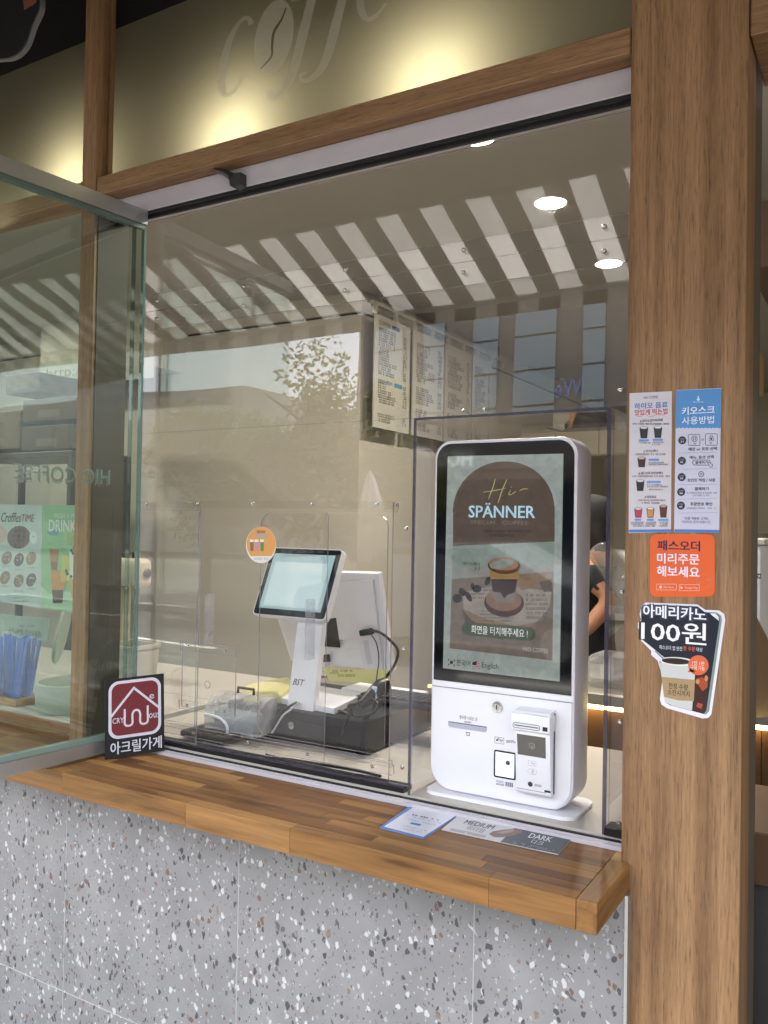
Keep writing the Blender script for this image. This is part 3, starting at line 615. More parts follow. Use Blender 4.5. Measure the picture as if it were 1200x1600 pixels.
dashes(PD, [(735, 775, 922+i*6, 3) for i in range(3)]+[(822, 856, 930+i*7, 4) for i in range(6)]+[(750, 800, 955+i*5, 2.5) for i in range(4)], SC('#6b6460'), scn, .0014, seed=4)
prints(PD, 'saucer', [ell(787.5, 942, 31, 22, 32, 4)], SC('#5d4136'), scn, .0016); prints(PD, 'saucer_dish', [ell(787, 937, 28, 18, 32, 4)], SC('#a07f6a'), scn, .0018)
prints(PD, 'leaves', [ell(714, 935, 7, 7), ell(722, 925, 5, 7, 16, -30), ell(732, 932, 4, 9, 16, -30), ell(745, 920, 7, 6), ell(762, 908, 4, 7, 16, 30), ell(738, 916, 3, 5)], SC('#3c3a37'), scn, .0018)
prints(PD, 'glass_body', [[(764, 885), (811, 885), (806, 935), (799, 942), (777, 941), (770, 934)]], SC('#9c8f86'), scn, .0020)
prints(PD, 'coffee_layer', [[(766, 898), (810, 898), (805, 925), (792, 930), (788, 935), (782, 926), (770, 924)]], SC('#4d3b34'), scn, .0022)
prints(PD, 'cream_layer', [[(764, 887), (811, 887), (810, 905), (767, 905)]], SC('#b6955f'), scn, .0024)
prints(PD, 'foam_rim', [ell(787.5, 884, 25.5, 13, 32, 3)], SC('#6e4a33'), scn, .0026); prints(PD, 'foam', [ell(787, 881, 23, 10.5, 32, 3)], SC('#b08a68'), scn, .0028)
prints(PD, 'foam_cream', [ell(784, 881, 19, 7, 28, -12)], SC('#a5aaa1'), scn, .0030)
YEL = SC('#d8cf86')
prints(PD, 'script_lettering', stroke([(774, 748), (770, 762), (763, 780)], [1.2, 1.8, 1.2])+stroke([(792, 749), (785, 765), (778, 786)], [1.2, 1.8, 1.2])+stroke([(755, 769), (770, 767), (790, 763)], [1, 1.6, 1])+stroke([(798, 765), (795, 772), (798, 773), (806, 768)], [1, 1.6, 1.4, 1])+stroke([(812, 767), (818, 764), (825, 764)], [1, 1.4, 1])+[ell(799, 761, 1, 1, 8)], YEL, scn, .0012)
letters(PD, 'SPÄNNER', (733, 786, 836, 809), SC('#a9cbdc', .16), scn, .0012, .05)
letters(PD, 'SPECIAL  COFFEE', (736, 813.5, 826, 819.5), SC('#98988c'), scn, .0012, .0)
dashes(PD, [(754, 832, 830, 4), (762, 804, 836.5, 4)], SC('#3a322b'), scn, .0012)
letters(PD, '하이슈페너', (724, 878, 750, 884), SC('#2a2a2a'), scn, .0012, .01); letters(PD, '3.5', (742, 886, 750, 891), SC('#2a2a2a'), scn, .0012, .01)
pill = []
PDn = PD
ua, va = PD.uv(722, 980); ub, vb = PD.uv(837, 994)
prints(PD, 'touch_button', [rrect(ua, PD.uv(780, 997)[1], ub, PD.uv(780, 976)[1], .03)], SC('#5c6a51'), scn, .0016, px=False)
letters(PD, '화면을 터치해주세요 !', (737, 980, 825, 993), SC('#e6e8dc', .15), scn, .0019, .012)
letters(PD, 'HIO COFFEE', (818, 1012, 857, 1019), SC('#d8d8d2'), scn, .0014, .012)
dk = SC('#333940')
letters(PD, '한국어', (713.5, 1031, 735, 1041), dk, scn, .0006, .008); letters(PD, 'English', (753, 1036, 779, 1047), dk, scn, .0006, .008)
prints(PD, 'flag_icon', [ell(744, 1039, 6.5, 7, 20)], SC('#d8d5d2'), scn, .0005)
prints(PD, 'flag_stripes', [[(738+ (0 if abs(y-1039) < 5 else 2), y), (750-(0 if abs(y-1039) < 5 else 2), y), (750-(0 if abs(y-1039) < 5 else 2), y+1.1), (738+(0 if abs(y-1039) < 5 else 2), y+1.1)] for y in (1033.5, 1036, 1038.5, 1041, 1043.5)], SC('#b05048'), scn, .0007)
prints(PD, 'flag_canton', [[(738.5, 1035), (744.5, 1032.5), (744.5, 1039), (737.6, 1039)]], SC('#2e3550'), scn, .0009)
prints(PD, 'flag_icon', [ell(705.3, 1035, 2.6, 2.8, 14)], SC('#3a3038'), scn, .0006)
prints(PD, 'flag_bars', [[(x, y), (x+1.7, y-1), (x+2.2, y+1), (x+.5, y+2)] for x, y in ((700, 1030.5), (709, 1031.5), (700, 1038), (708.5, 1039))], SC('#333333'), scn, .0006)
# lower door fittings
PDo = XZ(KY-.0034); ink = PR('#3a3a44')
p = PDo.at(777.5, 1104.5)
lk = MB().lathe([(.0115, 0), (.0118, .002), (.0112, .004), (.0075, .0045), (.0072, .0052)], p, (0, -1, 0), 24).build('lock', STEEL, ki, 40)
MB().box((p.x-.0012, p.y-.0056, p.z-.0045), (p.x+.0012, p.y-.0053, p.z+.0045)).build('keyway', BLACKP, lk)
letters(PDo, '영수증 나오는 곳', (718, 1119, 746, 1125), ink, ki, .0003, .012); letters(PDo, 'RECEIPT', (726, 1127, 737, 1130), ink, ki, .0003, .01)
u0, v0 = PDo.uv(700.5, 1131.5); u1, v1 = PDo.uv(761, 1139.5); v0 = PDo.uv(731, 1140)[1]; v1 = PDo.uv(731, 1131)[1]
sl_ = MB().prism([PDo.pt(u, v, .0002) for u, v in rrect(u0, v0, u1, v1, .006)], (0, -.0008, 0)).build('receipt_slot', mat('slot_grey', '#b4b9c6', .4), ki)
prints(PDo, 'slot_shadow', [rrect(u0, v1-.0022, u1, v1, .0011)], PR('#6d7078'), sl_, .0012, px=False)
prints(PDo, 'receipt_symbol', [[(727.5, 1143.5), (735, 1145), (735, 1146), (727.5, 1144.5)], [(729, 1145), (730, 1145.3), (730, 1149.3), (729, 1149)], [(732.7, 1146), (733.7, 1146.2), (733.7, 1150), (732.7, 1149.8)], [(729, 1148.6), (733.7, 1149.4), (733.7, 1150.2), (729, 1149.4)]], ink, ki, .0003)
def frame_px(x0, y0, x1, y1, t): # outline box in plane coordinates
    a0, c1 = PDo.uv(x0, (y0+y1)/2)[0], PDo.uv((x0+x1)/2, y0)[1]; a1, c0 = PDo.uv(x1, (y0+y1)/2)[0], PDo.uv((x0+x1)/2, y1)[1]
    return [[(a0, c0), (a1, c0), (a1, c0+t), (a0, c0+t)], [(a0, c1-t), (a1, c1-t), (a1, c1), (a0, c1)], [(a0, c0), (a0+t, c0), (a0+t, c1), (a0, c1)], [(a1-t, c0), (a1, c0), (a1, c1), (a1-t, c1)]]
prints(PDo, 'pay_mark', frame_px(773, 1152, 787.5, 1162, .0007), ink, ki, .0003, px=False); letters(PDo, 'Pay', (778, 1153.5, 786, 1160), ink, ki, .0003, .01)
prints(PDo, 'fruit_mark', [ell(776.5, 1156.3, 1.4, 1.8, 12)], ink, ki, .0003)
dashes(PDo, [(789, 803, 1158.5, 3.6)], ink, ki, .0003); prints(PDo, 'arrow', [[(804, 1158), (807, 1160), (804, 1162)]], ink, ki, .0003)
u0 = PDo.uv(772, 1195)[0]; u1 = PDo.uv(806.5, 1195)[0]; v1 = PDo.uv(789, 1173.5)[1]; v0 = PDo.uv(789, 1216.5)[1]
sn = MB().prism([PDo.pt(u, v, .0002) for u, v in rrect(u0, v0, u1, v1, .004)], (0, -.001, 0)).build('code_scanner', BLACKG, ki)
prints(PDo, 'scanner_window', [rrect(u0+.0035, v0+.0035, u1-.0035, v1-.0035, .0015)], mat('scanner_window', '#d7e6ea', .1, emit='#dff2f5', es=.08), sn, .0016, px=False)
p = PDo.at(793.5, 1192, .0018); MB().lathe([(.0048, 0), (.0046, .001), (.0036, .0012)], p, (0, -1, 0), 20).build('lens', mat('lens_grey', '#4a4a50', .15), sn, 40)
letters(PDo, '바코드', (776, 1219.5, 787, 1223), ink, ki, .0003, .012); letters(PDo, 'BARCODE', (775.5, 1224, 787.5, 1227), ink, ki, .0003, .02)
prints(PDo, 'barcode', [[(790+i*1.7, 1221.5+i*.3), (790+i*1.7+(.7 if i % 2 else 1.1), 1221.7+i*.3), (790+i*1.7+(.7 if i % 2 else 1.1), 1228.5+i*.3), (790+i*1.7, 1228.3+i*.3)] for i in range(7)], ink, ki, .0003)
# card reader: a wedge that leans out of the door
rx0 = PDo.uv(809, 1150)[0]; rx1 = PDo.uv(870, 1150)[0]; zt = PDo.uv(842, 1106)[1]; zm = PDo.uv(842, 1138)[1]; zb = PDo.uv(845, 1239)[1]; yk = KY-.0036
rd = empty('reader_anchor', (0, 0, 0)); bpy.data.objects.remove(rd)
side = [(yk, zt), (yk-.028, zt-.004), (yk-.036, zt-.014), (yk-.036, zm+.002), (yk-.030, zm-.003), (yk-.030, zm-.006), (yk-.020, zb+.004), (yk-.017, zb), (yk, zb)]
cr = MB().prism([(rx0+.006, y, z) for y, z in side], (rx1-rx0-.010, 0, 0)).build('card_reader', KIOSKW, ki)
hd = MB().bbox((rx0-.001, yk-.0385, zm-.001), (rx1-.001, yk-.004, zt-.008), .004, 2).build('reader_head', KIOSKW, cr, 40)
MB().tube([(rx1-.0035, yk-.004, zt-.006), (rx1-.0030, yk-.006, (zt+zb)/2), (rx1-.0035, yk-.004, zb+.004)], .0016, 6).build('side_gap', mat('gap_grey', '#4f5054', .4), cr)
PR1 = XZ(yk-.0387)
prints(PR1, 'card_slot', [rrect(rx0+.004, zm+.004, rx1-.022, zm+.0155, .005)], PR('#55565c'), hd, .0002, px=False)
prints(PR1, 'card_slot_lip', [rrect(rx0+.0052, zm+.0052, rx1-.0232, zm+.0143, .004)], PR('#e4e4ea'), hd, .0005, px=False)
prints(PR1, 'slit', [rrect(rx0+.008, zm+.0088, rx1-.025, zm+.0108, .001)], PR('#33343a'), hd, .0008, px=False)
prints(PR1, 'chip_sensor', [rrect(rx1-.0165, zm+.005, rx1-.006, zm+.0135, .0015)], PR('#26262a', .2), hd, .0004, px=False)
V_ = (Vector((0, side[5][0], side[5][1]))-Vector((0, side[6][0], side[6][1]))).normalized()
PF = Plane((0, side[6][0], side[6][1]), (1, 0, 0), V_)
def pf(x, y): return PF.uv(x, y)
a0 = rx0+.011; a1 = rx1-.013; hh = (Vector((0, side[5][0], side[5][1]))-Vector((0, side[6][0], side[6][1]))).length
rs = prints(PF, 'reader_display', [[(a0, hh*.62), (a1, hh*.62), (a1, hh*.97), (a0-.001, hh*.97)]], mat('reader_lcd', '#57534f', .08, var=.05, emit='#4e4a46', es=.03), cr, .0006, px=False)
cx_, cz_ = (a0+a1)/2+.001, hh*.80
prints(PF, 'hexagon_mark', [[(cx_+.008*math.cos(R(30+60*i)), cz_+.008*math.sin(R(30+60*i))) for i in range(6)]], PR('#8a8680'), rs, .0009, px=False)
prints(PF, 'chevron_mark', [[(cx_-.005, cz_-.004), (cx_, cz_+.003), (cx_+.005, cz_-.004), (cx_+.005, cz_-.001), (cx_, cz_+.006), (cx_-.005, cz_-.001)]], PR('#4c4946'), rs, .0012, px=False)
prints(PF, 'contactless_mark', [p_ for r_ in (.003, .005, .007) for p_ in stroke([(cx_-.004+r_*math.cos(R(a)), hh*.36+r_*math.sin(R(a))) for a in (-45, 0, 45)], .0007, 4)] + stroke([(cx_+.010*math.cos(R(a)), hh*.36+.006*math.sin(R(a))) for a in range(0, 361, 30)], .0004, 2), PR('#8b8c94'), cr, .0006, px=False)
letters(PF, 'Pay', (cx_-.002, hh*.485, cx_+.006, hh*.515), PR('#7d7e86'), cr, .0006, .01, px=False); prints(PF, 'pay_frame', stroke([(cx_-.008, hh*.46), (cx_+.008, hh*.46)], .0004)+stroke([(cx_-.008, hh*.54), (cx_+.008, hh*.54)], .0004)+stroke([(cx_-.008, hh*.46), (cx_-.008, hh*.54)], .0004)+stroke([(cx_+.008, hh*.46), (cx_+.008, hh*.54)], .0004), PR('#8b8c94'), cr, .0006, px=False)
prints(PF, 'round_mark', [ell(cx_-.005, hh*.14, .0052, .0052, 20)], PR('#3c3c44'), cr, .0006, px=False); letters(PF, 'AISINO', (cx_+.002, hh*.11, cx_+.018, hh*.165), PR('#5a5b63'), cr, .0006, .0, px=False) if False else dashes(PF, [(cx_+.002, cx_+.018, hh*.14, .0045)], PR('#6a6b73'), cr, .0006, px=False)
prints(PF, 'seam', [[(a0-.003, .004), (a1, .004), (a1, .0052), (a0-.003, .0052)]], PR('#8f9098'), cr, .0006, px=False)
prints(PF, 'corner_sensor', [[(a1-.004, .006), (a1+.009, .006), (a1+.009, .0105), (a1-.004, .0105)]], PR('#1d1d22', .3), cr, .0008, px=False)

# ================================================================== cash drawer, point-of-sale terminal and clutter on the worktop
DRAWB = mat('drawer_black', '#0d0d0e', .45, var=.05, spec=.25); dz0 = .9102; dzt = ony(565, 1128, .275).z
cdw = empty('cash_drawer', (-1.37, .28, dz0), 'wide black cash drawer under the point-of-sale terminal', 'cash drawer')
MB().bbox((-1.600, .276, dz0+.006), (-1.142, .66, dzt), .003, 2).build('housing', DRAWB, cdw, 40)
MB().bbox((-1.590, .2700, dz0+.016), (-1.152, .2755, dzt-.022), .002, 1).build('drawer_front', DRAWB, cdw, 40)
MB().lathe([(.010, 0), (.010, .004), (.006, .005)], (-1.37, .2698, dz0+.052), (0, -1, 0), 16).build('lock', STEEL, cdw, 40)
for x in (-1.57, -1.17):
    for y in (.30, .63): MB().lathe([(.012, 0), (.012, .006)], (x, y, dz0), n=12).build('foot', BLACKR, cdw)
ps = empty('point_of_sale_terminal', (-1.33, .40, dzt), 'white point-of-sale terminal with a customer display and an operator monitor', 'terminal')
def zz(px, py): return onz(px, py, dzt+.016)
pb = [zz(416, 1086), zz(522, 1107), zz(569, 1084), zz(470, 1066)]
c4 = sum(pb, Vector())/4
MB().prism([Vector((p.x, p.y, dzt+.0008)) for p in pb], (0, 0, .015)).build('base', WHITEP, ps)
# customer display, tilted back
tilt = R(24); DV = Vector((0, math.sin(tilt), math.cos(tilt)))
DP = Plane(ony(458, 966, pb[1].y+.035), (1, -.02, 0), DV)
cor = [DP.uv(402, 962), DP.uv(515, 970), DP.uv(531, 857), DP.uv(417, 856)]
du0 = (cor[0][0]+cor[3][0])/2; du1 = (cor[1][0]+cor[2][0])/2; dv0 = (cor[0][1]+cor[1][1])/2; dv1 = (cor[2][1]+cor[3][1])/2
MB().prism([DP.pt(u, v, -.020) for u, v in rrect(du0, dv0, du1, dv1, .012)], DP.N*.020).build('display_shell', WHITEP, ps)
MB().prism([DP.pt(u, v, .0003) for u, v in rrect(du0+.004, dv0+.004, du1-.004, dv1-.004, .009)], DP.N*.0015).build('display_glass', mat('dark_display_glass', '#23292f', .08, var=.03), ps)
prints(DP, 'display_panel', [[(du0+.018, dv0+.022), (du1-.020, dv0+.022), (du1-.020, dv1-.020), (du0+.018, dv1-.020)]], mat('lit_panel', (.02, .02, .02), .06, var=0, emit='#a9c6cb', es=.15), ps, .0022, px=False)
prints(DP, 'window_on_display', [[(du0+.032, dv0+.03), (du1-.034, dv0+.03), (du1-.034, dv1-.046), (du0+.032, dv1-.046)]], mat('lit_panel_2', (.02, .02, .02), .06, var=0, emit='#c9dfe2', es=.16), ps, .0026, px=False)
# neck: a slab from the base up to the display
def quadprism(pts_front, depth, name, m, parent): return MB().prism(pts_front, Vector((0, depth, 0))).build(name, m, parent)
NP = Plane(zz(478, 1100)+Vector((0, .0, 0)), (1, 0, 0), (0, math.sin(R(17)), math.cos(R(17))))
nk = MB().prism([NP.at(448, 1110), NP.at(488, 1116), NP.at(505, 968), NP.at(466, 966)], NP.N*-.022).build('neck', WHITEP, ps)
letters(NP, 'BST', (458, 1061, 476, 1071), PR('#55555c'), nk, .0006, .03, shear=.25)
MB().tube([DP.pt((du0+du1)/2, (dv0+dv1)/2, -.021), DP.pt((du0+du1)/2, dv0+.03, -.05)], .02, 10).build('hinge', WHITEP, ps)
# operator monitor, seen from behind
MV = Vector((0, -math.sin(R(13)), math.cos(R(13))))
MP = Plane(ony(560, 1040, .60), (1, 0, 0), MV)
outer = [(440, 966), (505, 905), (525, 896), (590, 897), (603, 960), (613, 1049), (573, 1046), (500, 1039), (456, 1036)]
MB().prism([MP.at(x, y) for x, y in ((432, 962), (470, 893), (591, 896.5), (613.5, 1049), (455, 1032))], MP.N*-.022).build('monitor_shell', WHITEP, ps)
MB().prism([MP.at(x, y, .0005) for x, y in ((446, 968), (486, 910), (585, 905), (600, 1046), (572, 1046.5), (562, 1000), (500, 995), (458, 1028))], MP.N*.010).build('rear_cover', mat('white_plastic_rear', '#e2e1e6', .4, var=.02), ps)
prints(MP, 'rear_vent', [[(510, 968), (525, 965), (532, 1012), (507, 1010)]], BLACKP, ps, .0112)
prints(MP, 'socket', [[(506, 1023), (515, 1022), (517, 1034), (505, 1035)]], BLACKP, ps, .0112)
prints(MP, 'port_recess', [[(567, 1001), (575, 1000), (582, 1037), (574, 1039)]], PR('#cfced6'), ps, .0112)
MB().prism([MP.at(x, y, .0105) for x, y in ((564, 984), (580, 981), (586, 985), (584, 990), (566, 992))], MP.N*.012).build('plug', BLACKP, ps)
bz = pb[2].y+.05
MB().tube([MP.at(500, 1020, -.02), Vector((MP.at(500, 1020).x, .60, dzt+.03))], .03, 12).build('monitor_stem', WHITEP, ps)
MB().bbox((-1.40, .55, dzt+.001), (-1.16, .655, dzt+.018), .004, 2).build('monitor_foot', WHITEP, ps, 40)
# cables
def cable(name, pts, r, label, m=BLACKP): return tag(MB().tube(smoothline(pts, 6), r, 7).build(name, m, None, 50), label, 'cable')
Q = lambda x, y, yy: ony(x, y, yy)
cable('power_cable', [MP.at(583, 985, .020), Q(597, 990, .52), Q(612, 1003, .50), Q(622, 1018, .46), Q(616, 1040, .42), Q(600, 1062, .38), Q(590, 1078, .34), Vector((Q(575, 1090, .31).x, .31, dzt+.006)), Vector((-1.26, .33, dzt+.005))], .0042, 'thick black cable curving down from the monitor plug')
cable('thin_cable', [MP.at(579, 990, .022), Q(588, 1005, .53), Q(592, 1030, .51), Q(589, 1055, .48), Vector((Q(580, 1070, .45).x, .46, dzt+.004)), Vector((-1.24, .42, dzt+.003))], .0018, 'thin black cable hanging beside the monitor plug')
cable('display_cable', [Q(463, 1098, pb[1].y-.004), Q(452, 1104, .262), Q(440, 1112, .258), Q(430, 1128, .256), Q(423, 1146, .258)], .0038, 'short black cable hanging over the drawer below the letters BST')
cable('white_cable', [Q(467, 1098, pb[1].y-.005), Q(455, 1108, .258), Q(442, 1118, .252), Q(432, 1134, .252), Q(425, 1145, .255)], .0026, 'short pale cable beside the black one over the drawer', PR('#c9c9cc'))
cable('scanner_cable', [Q(560, 1098, .28), Q(548, 1115, .264), Q(540, 1130, .262), Q(534, 1150, .262)], .0034, 'black cable hanging over the drawer from the hand scanner')
cable('loop_cable', [Q(566, 1096, .285), Q(556, 1100, .275), Q(545, 1103, .272), Q(549, 1115, .27), Q(566, 1118, .27), Q(585, 1112, .275), Q(590, 1100, .285), Q(580, 1092, .29)], .004, 'coiled black cable lying around the hand scanner')
sc_ = empty('hand_scanner', Vector((Q(580, 1090, .33).x, .33, dzt)), 'black hand scanner lying on the cash drawer', 'scanner')
MB().tube([Q(562, 1103, .285), Q(572, 1095, .30), Q(583, 1083, .32), Q(594, 1074, .34), Q(604, 1070, .36)], [.012, .014, .017, .022, .020], 12).build('body', BLACKP, sc_, 50)
MB().bbox(Q(586, 1082, .318)-Vector((.008, .008, .016)), Q(586, 1082, .318)+Vector((.008, .001, .016)), .003, 2).build('label_plate', PR('#b9cdd8'), sc_, 40)
kb = empty('keyboard', (-1.18, .50, dzt), 'black keyboard lying behind the terminal base', 'keyboard')
kp = [Vector((p.x, p.y, dzt+.001)) for p in (onz(505, 1079, dzt), onz(570, 1087, dzt), onz(625, 1070, dzt), onz(545, 1062, dzt))]
KB0 = Vector((-1.30, .47, dzt+.001))
MB().bbox(KB0, KB0+Vector((.30, .13, .018)), .004, 2).build('case', BLACKP, kb, 40)
for r_ in range(4):
    for c_ in range(12):
        a = KB0+Vector((.012+c_*.0232, .012+r_*.0275, .0182)); MB().box(a, a+Vector((.019, .022, .006))).build('key', BLACKR, kb)
sn2 = empty('sticky_note', ony(545, 1055, .575), 'yellow note with handwriting below the operator monitor', 'note')
PN = Plane(ony(545, 1060, .575), (1, 0, 0), (0, .15, 1))
MB().prism([PN.at(x, y) for x, y in ((503, 1044), (609, 1048), (607, 1068), (516, 1064))], PN.N*-.0006).build('paper', PR('#d9d483'), sn2)
dashes(PN, [(517, 550, 1048, 3), (516, 530, 1051.5, 3), (526, 555, 1055.5, 3.5)], PR('#5a5a50'), sn2, .0005)
pad = empty('cloth', (Q(415, 1085, .33).x, .33, dzt), 'folded pale yellow cloth at the corner of the cash drawer', 'cloth')
pcx = [onz(375, 1087, dzt+.01), onz(386, 1076, dzt+.01), onz(420, 1068, dzt+.01), onz(452, 1064, dzt+.01), onz(456, 1078, dzt+.01), onz(440, 1094, dzt+.01), onz(410, 1097, dzt+.01), onz(384, 1095, dzt+.01)]
ol = [Vector((v.x, v.y, 0)) for v in smoothline([tuple(p) for p in pcx+[pcx[0]]], 5)][:-1]; cc = sum(ol, Vector())/len(ol); rings = []
for s_, z_ in ((.97, .001), (1.0, .006), (.99, .014), (.95, .021), (.85, .024), (.5, .026)):
    rings.append([tuple(cc+(p-cc)*s_+Vector((0, 0, dzt+z_))) for p in ol])
loft(rings[::-1], 'body', mat('pale_yellow_cloth', '#ddd79a', .9, var=.06, bump=.5, bs=200), pad, 60)
# card terminal in a clear plastic hood
ch = empty('receipt_printer', (-1.53, .20, .91), 'small printer in a scratched clear plastic hood beside the drawer', 'printer')
hx0, hx1 = -1.615, -1.425; prof = [(.200, .936), (.196, .972), (.205, 1.000), (.225, 1.022), (.252, 1.030), (.276, 1.028), (.276, .936)]
MB().prism([(hx0, y, z) for y, z in prof], (hx1-hx0, 0, 0)).build('hood', clear('scratched_hood', (.86, .87, .88), .06, .12, milk=.22), ch)
MB().bbox((hx0+.018, .215, .922), (hx1-.03, .262, .985), .006, 2).build('printer_body', PR('#8f959b'), ch, 40)
MB().bbox((hx0-.045, .150, .916), (hx1-.075, .2735, .934), .006, 2).build('tray', BLACKP, ch, 40)
MB().tube(smoothline([(hx0+.003, .197, .975), (hx0+.055, .193, .972), (hx0+.085, .193, .955), (hx0+.088, .192, .925)], 5), .004, 8).build('rim', PR('#e3e5e8'), ch, 40)
MB().tube([(hx0+.07, .255, 1.031), (hx0+.07, .255, 1.046), (hx0+.125, .255, 1.046), (hx0+.125, .255, 1.031)], .004, 6).build('handle', PR('#3a1512'), ch)
MB().bbox((hx0+.02, .160, .9345), (hx0+.075, .195, .940), .002, 1).build('key_plate', PR('#2b2b2e'), ch)
cable('tray_cable', [(-1.66, .135, .913), (-1.58, .125, .914), (-1.45, .122, .914), (-1.38, .128, .914), (-1.33, .135, .914)], .003, 'grey cable lying along the foot of the acrylic screen', PR('#9a9a9c'))
cable('floor_cable', [(-1.36, .150, .914), (-1.30, .140, .915), (-1.22, .150, .914), (-1.1, .16, .914), (-1.02, .15, .914)], .0035, 'black cable running along the foot of the cash drawer')
# ================================================================== black and red sign leaning on the casement
BL = onz(164, 1187, .8958); BR = onz(257, 1173, .9050); U_ = (BR-BL); SW = U_.length; U_.normalize(); back = Vector((-U_.y, U_.x, 0)).normalized()
def proj(P):
    d = P-CAM; z = d.dot(fwd); return 600+FPX*d.dot(rgt)/z, 800-FPX*d.dot(upv)/z
best = None
for ai in range(-12, 11):
    a = R(ai)
    for hi in range(90, 260, 2):
        V = Vector((0, 0, 1))*math.cos(a)+back*math.sin(a); H = hi/1000; x, y = proj(BL+V*H); x2, y2 = proj(BR+V*H)
        e = (x-150)**2+(y-1064)**2+(x2-247)**2+(y2-1050)**2
        if best is None or e < best[0]: best = (e, a, H)
_, la, SH = best; SV = Vector((0, 0, 1))*math.cos(la)+back*math.sin(la)
SP = Plane(BL, U_, SV)
sg = empty('acrylic_shop_sign', BL, 'black and dark red square sign with a white house logo leaning on the casement', 'sign')
MB().prism([SP.pt(0, 0, -.006), SP.pt(SW, 0, -.006), SP.pt(SW, SH, -.006), SP.pt(0, SH, -.006)], SP.N*.006).build('board', mat('black_acrylic', '#0c0c0d', .38, var=.03, spec=.2), sg)
wv = PR('#d9d6e2', .6); s = SW; h0 = SH
bx0, bx1, by0, by1 = s*.055, s*.945, h0*.235, h0*.965
prints(SP, 'white_border', [rrect(bx0, by0, bx1, by1, s*.17, 8)], wv, sg, .0006, px=False)
prints(SP, 'red_field', [rrect(bx0+s*.05, by0+s*.05, bx1-s*.05, by1-s*.05, s*.13, 8)], PR('#6e0f1a', .6), sg, .0010, px=False)
prints(SP, 'roof_lines', stroke([(s*.07, h0*.50), (s*.49, h0*.865)], s*.038, 2)+stroke([(s*.475, h0*.86), (s*.94, h0*.545)], s*.038, 2), wv, sg, .0014, px=False)
prints(SP, 'letter_w', stroke([(s*.325, h0*.60), (s*.325, h0*.50), (s*.325, h0*.415), (s*.36, h0*.385), (s*.42, h0*.385), (s*.455, h0*.415), (s*.455, h0*.52), (s*.49, h0*.565), (s*.55, h0*.565), (s*.585, h0*.52), (s*.585, h0*.42), (s*.62, h0*.385), (s*.68, h0*.385), (s*.715, h0*.415), (s*.715, h0*.52), (s*.715, h0*.61)], s*.034, 5), wv, sg, .0014, px=False)
letters(SP, 'CRY', (s*.12, h0*.43, s*.31, h0*.50), wv, sg, .0014, .012, px=False); letters(SP, 'ous', (s*.735, h0*.44, s*.92, h0*.505), wv, sg, .0014, .012, px=False)
letters(SP, 'e', (s*.745, h0*.69, s*.825, h0*.75), wv, sg, .0014, .012, px=False)
letters(SP, '아크릴가게', (s*.09, h0*.045, s*.95, h0*.20), wv, sg, .0008, .035, px=False)

# ================================================================== leaflets on the counter
PT = Plane((0, 0, CT+.0004), (1, 0, 0), (0, 1, 0))
lf = empty('leaflet_sleeve', PT.at(655, 1285), 'white leaflet in a clear blue-edged sleeve on the counter', 'leaflet')
MB().prism([PT.at(x, y) for x, y in ((592, 1294), (641, 1259), (717, 1273), (662, 1311))], PT.N*.0006).build('sleeve', mat('blue_edge', '#5c86c8', .2), lf)
prints(PT, 'sheet', [[(600, 1291.5), (645, 1261.5), (713, 1274), (661, 1307.5)]], mat('glossy_paper', '#d8dae6', .18), lf, .0009)
def trow(x0, y0, x1, y1, t):      # one row of small print along a slanted line on the counter
    d = (x1-x0, y1-y0); L_ = math.hypot(*d); n_ = max(2, int(L_/t)); out = []
    for i in range(n_):
        if rnd.random() < .18: continue
        f0 = i/n_; f1 = (i+rnd.uniform(.45, .8))/n_; ax, ay = x0+d[0]*f0, y0+d[1]*f0; bx, by = x0+d[0]*f1, y0+d[1]*f1; out.append([(ax, ay), (bx, by), (bx-t*.28, by+t*.42), (ax-t*.28, ay+t*.42)])
    return out
prints(PT, 'heading_print', trow(645, 1272, 688, 1281, 4.2), PR('#54586a'), lf, .0012)
prints(PT, 'small_print', trow(636, 1274, 690, 1286, 2.6)+trow(632, 1278, 682, 1289, 2.6)+trow(630, 1289.5, 668, 1298, 2.4)+trow(626, 1293, 660, 1300, 2.4), PR('#8d90a0'), lf, .0012)
prints(PT, 'blue_heading', [[(643, 1284.5), (659, 1288), (656, 1290.5), (640, 1287)]], PR('#3f74c4'), lf, .0012)
mc = empty('roast_card', PT.at(790, 1305), 'printed card showing MEDIUM and DARK roast beans on the counter', 'card')
MB().prism([PT.at(x, y) for x, y in ((690, 1297), (718, 1273.5), (895, 1310), (872, 1336))], PT.N*.0016).build('card', PR('#cfced2', .3), mc)
PT2 = Plane((0, 0, CT+.0021), (1, 0, 0), (0, 1, 0))
prints(PT2, 'light_half', [[(691.5, 1296), (718.5, 1274), (806, 1292), (782, 1315.5)]], PR('#c9c8cc', .3), mc, .0001)
prints(PT2, 'dark_half', [[(781.5, 1315.5), (805.5, 1292), (894, 1310), (872, 1334.5)]], PR('#343b43', .3), mc, .0001)
prints(PT2, 'bean_picture', [[(764, 1303), (770, 1299), (785, 1296.5), (803, 1295), (816, 1297.5), (815, 1301), (803, 1305), (787, 1308), (772, 1308)]], PR('#7a5646', .3), mc, .0004)
prints(PT2, 'bean_highlight', [[(775, 1300.5), (790, 1297.5), (805, 1296.5), (800, 1300), (785, 1303)]], PR('#a58472', .3), mc, .0007)
class Skew:                                    # letters lying on the counter along the card's own axes
    def __init__(s_, o, ax, ay, z): s_.o = Vector((o.x, o.y, z)); s_.ax = Vector((ax.x, ax.y, 0)); s_.ay = Vector((ay.x, ay.y, 0)); s_.N = Vector((0, 0, 1))
    def pt(s_, u, v, h=0): return s_.o+s_.ax*u+s_.ay*v+s_.N*h
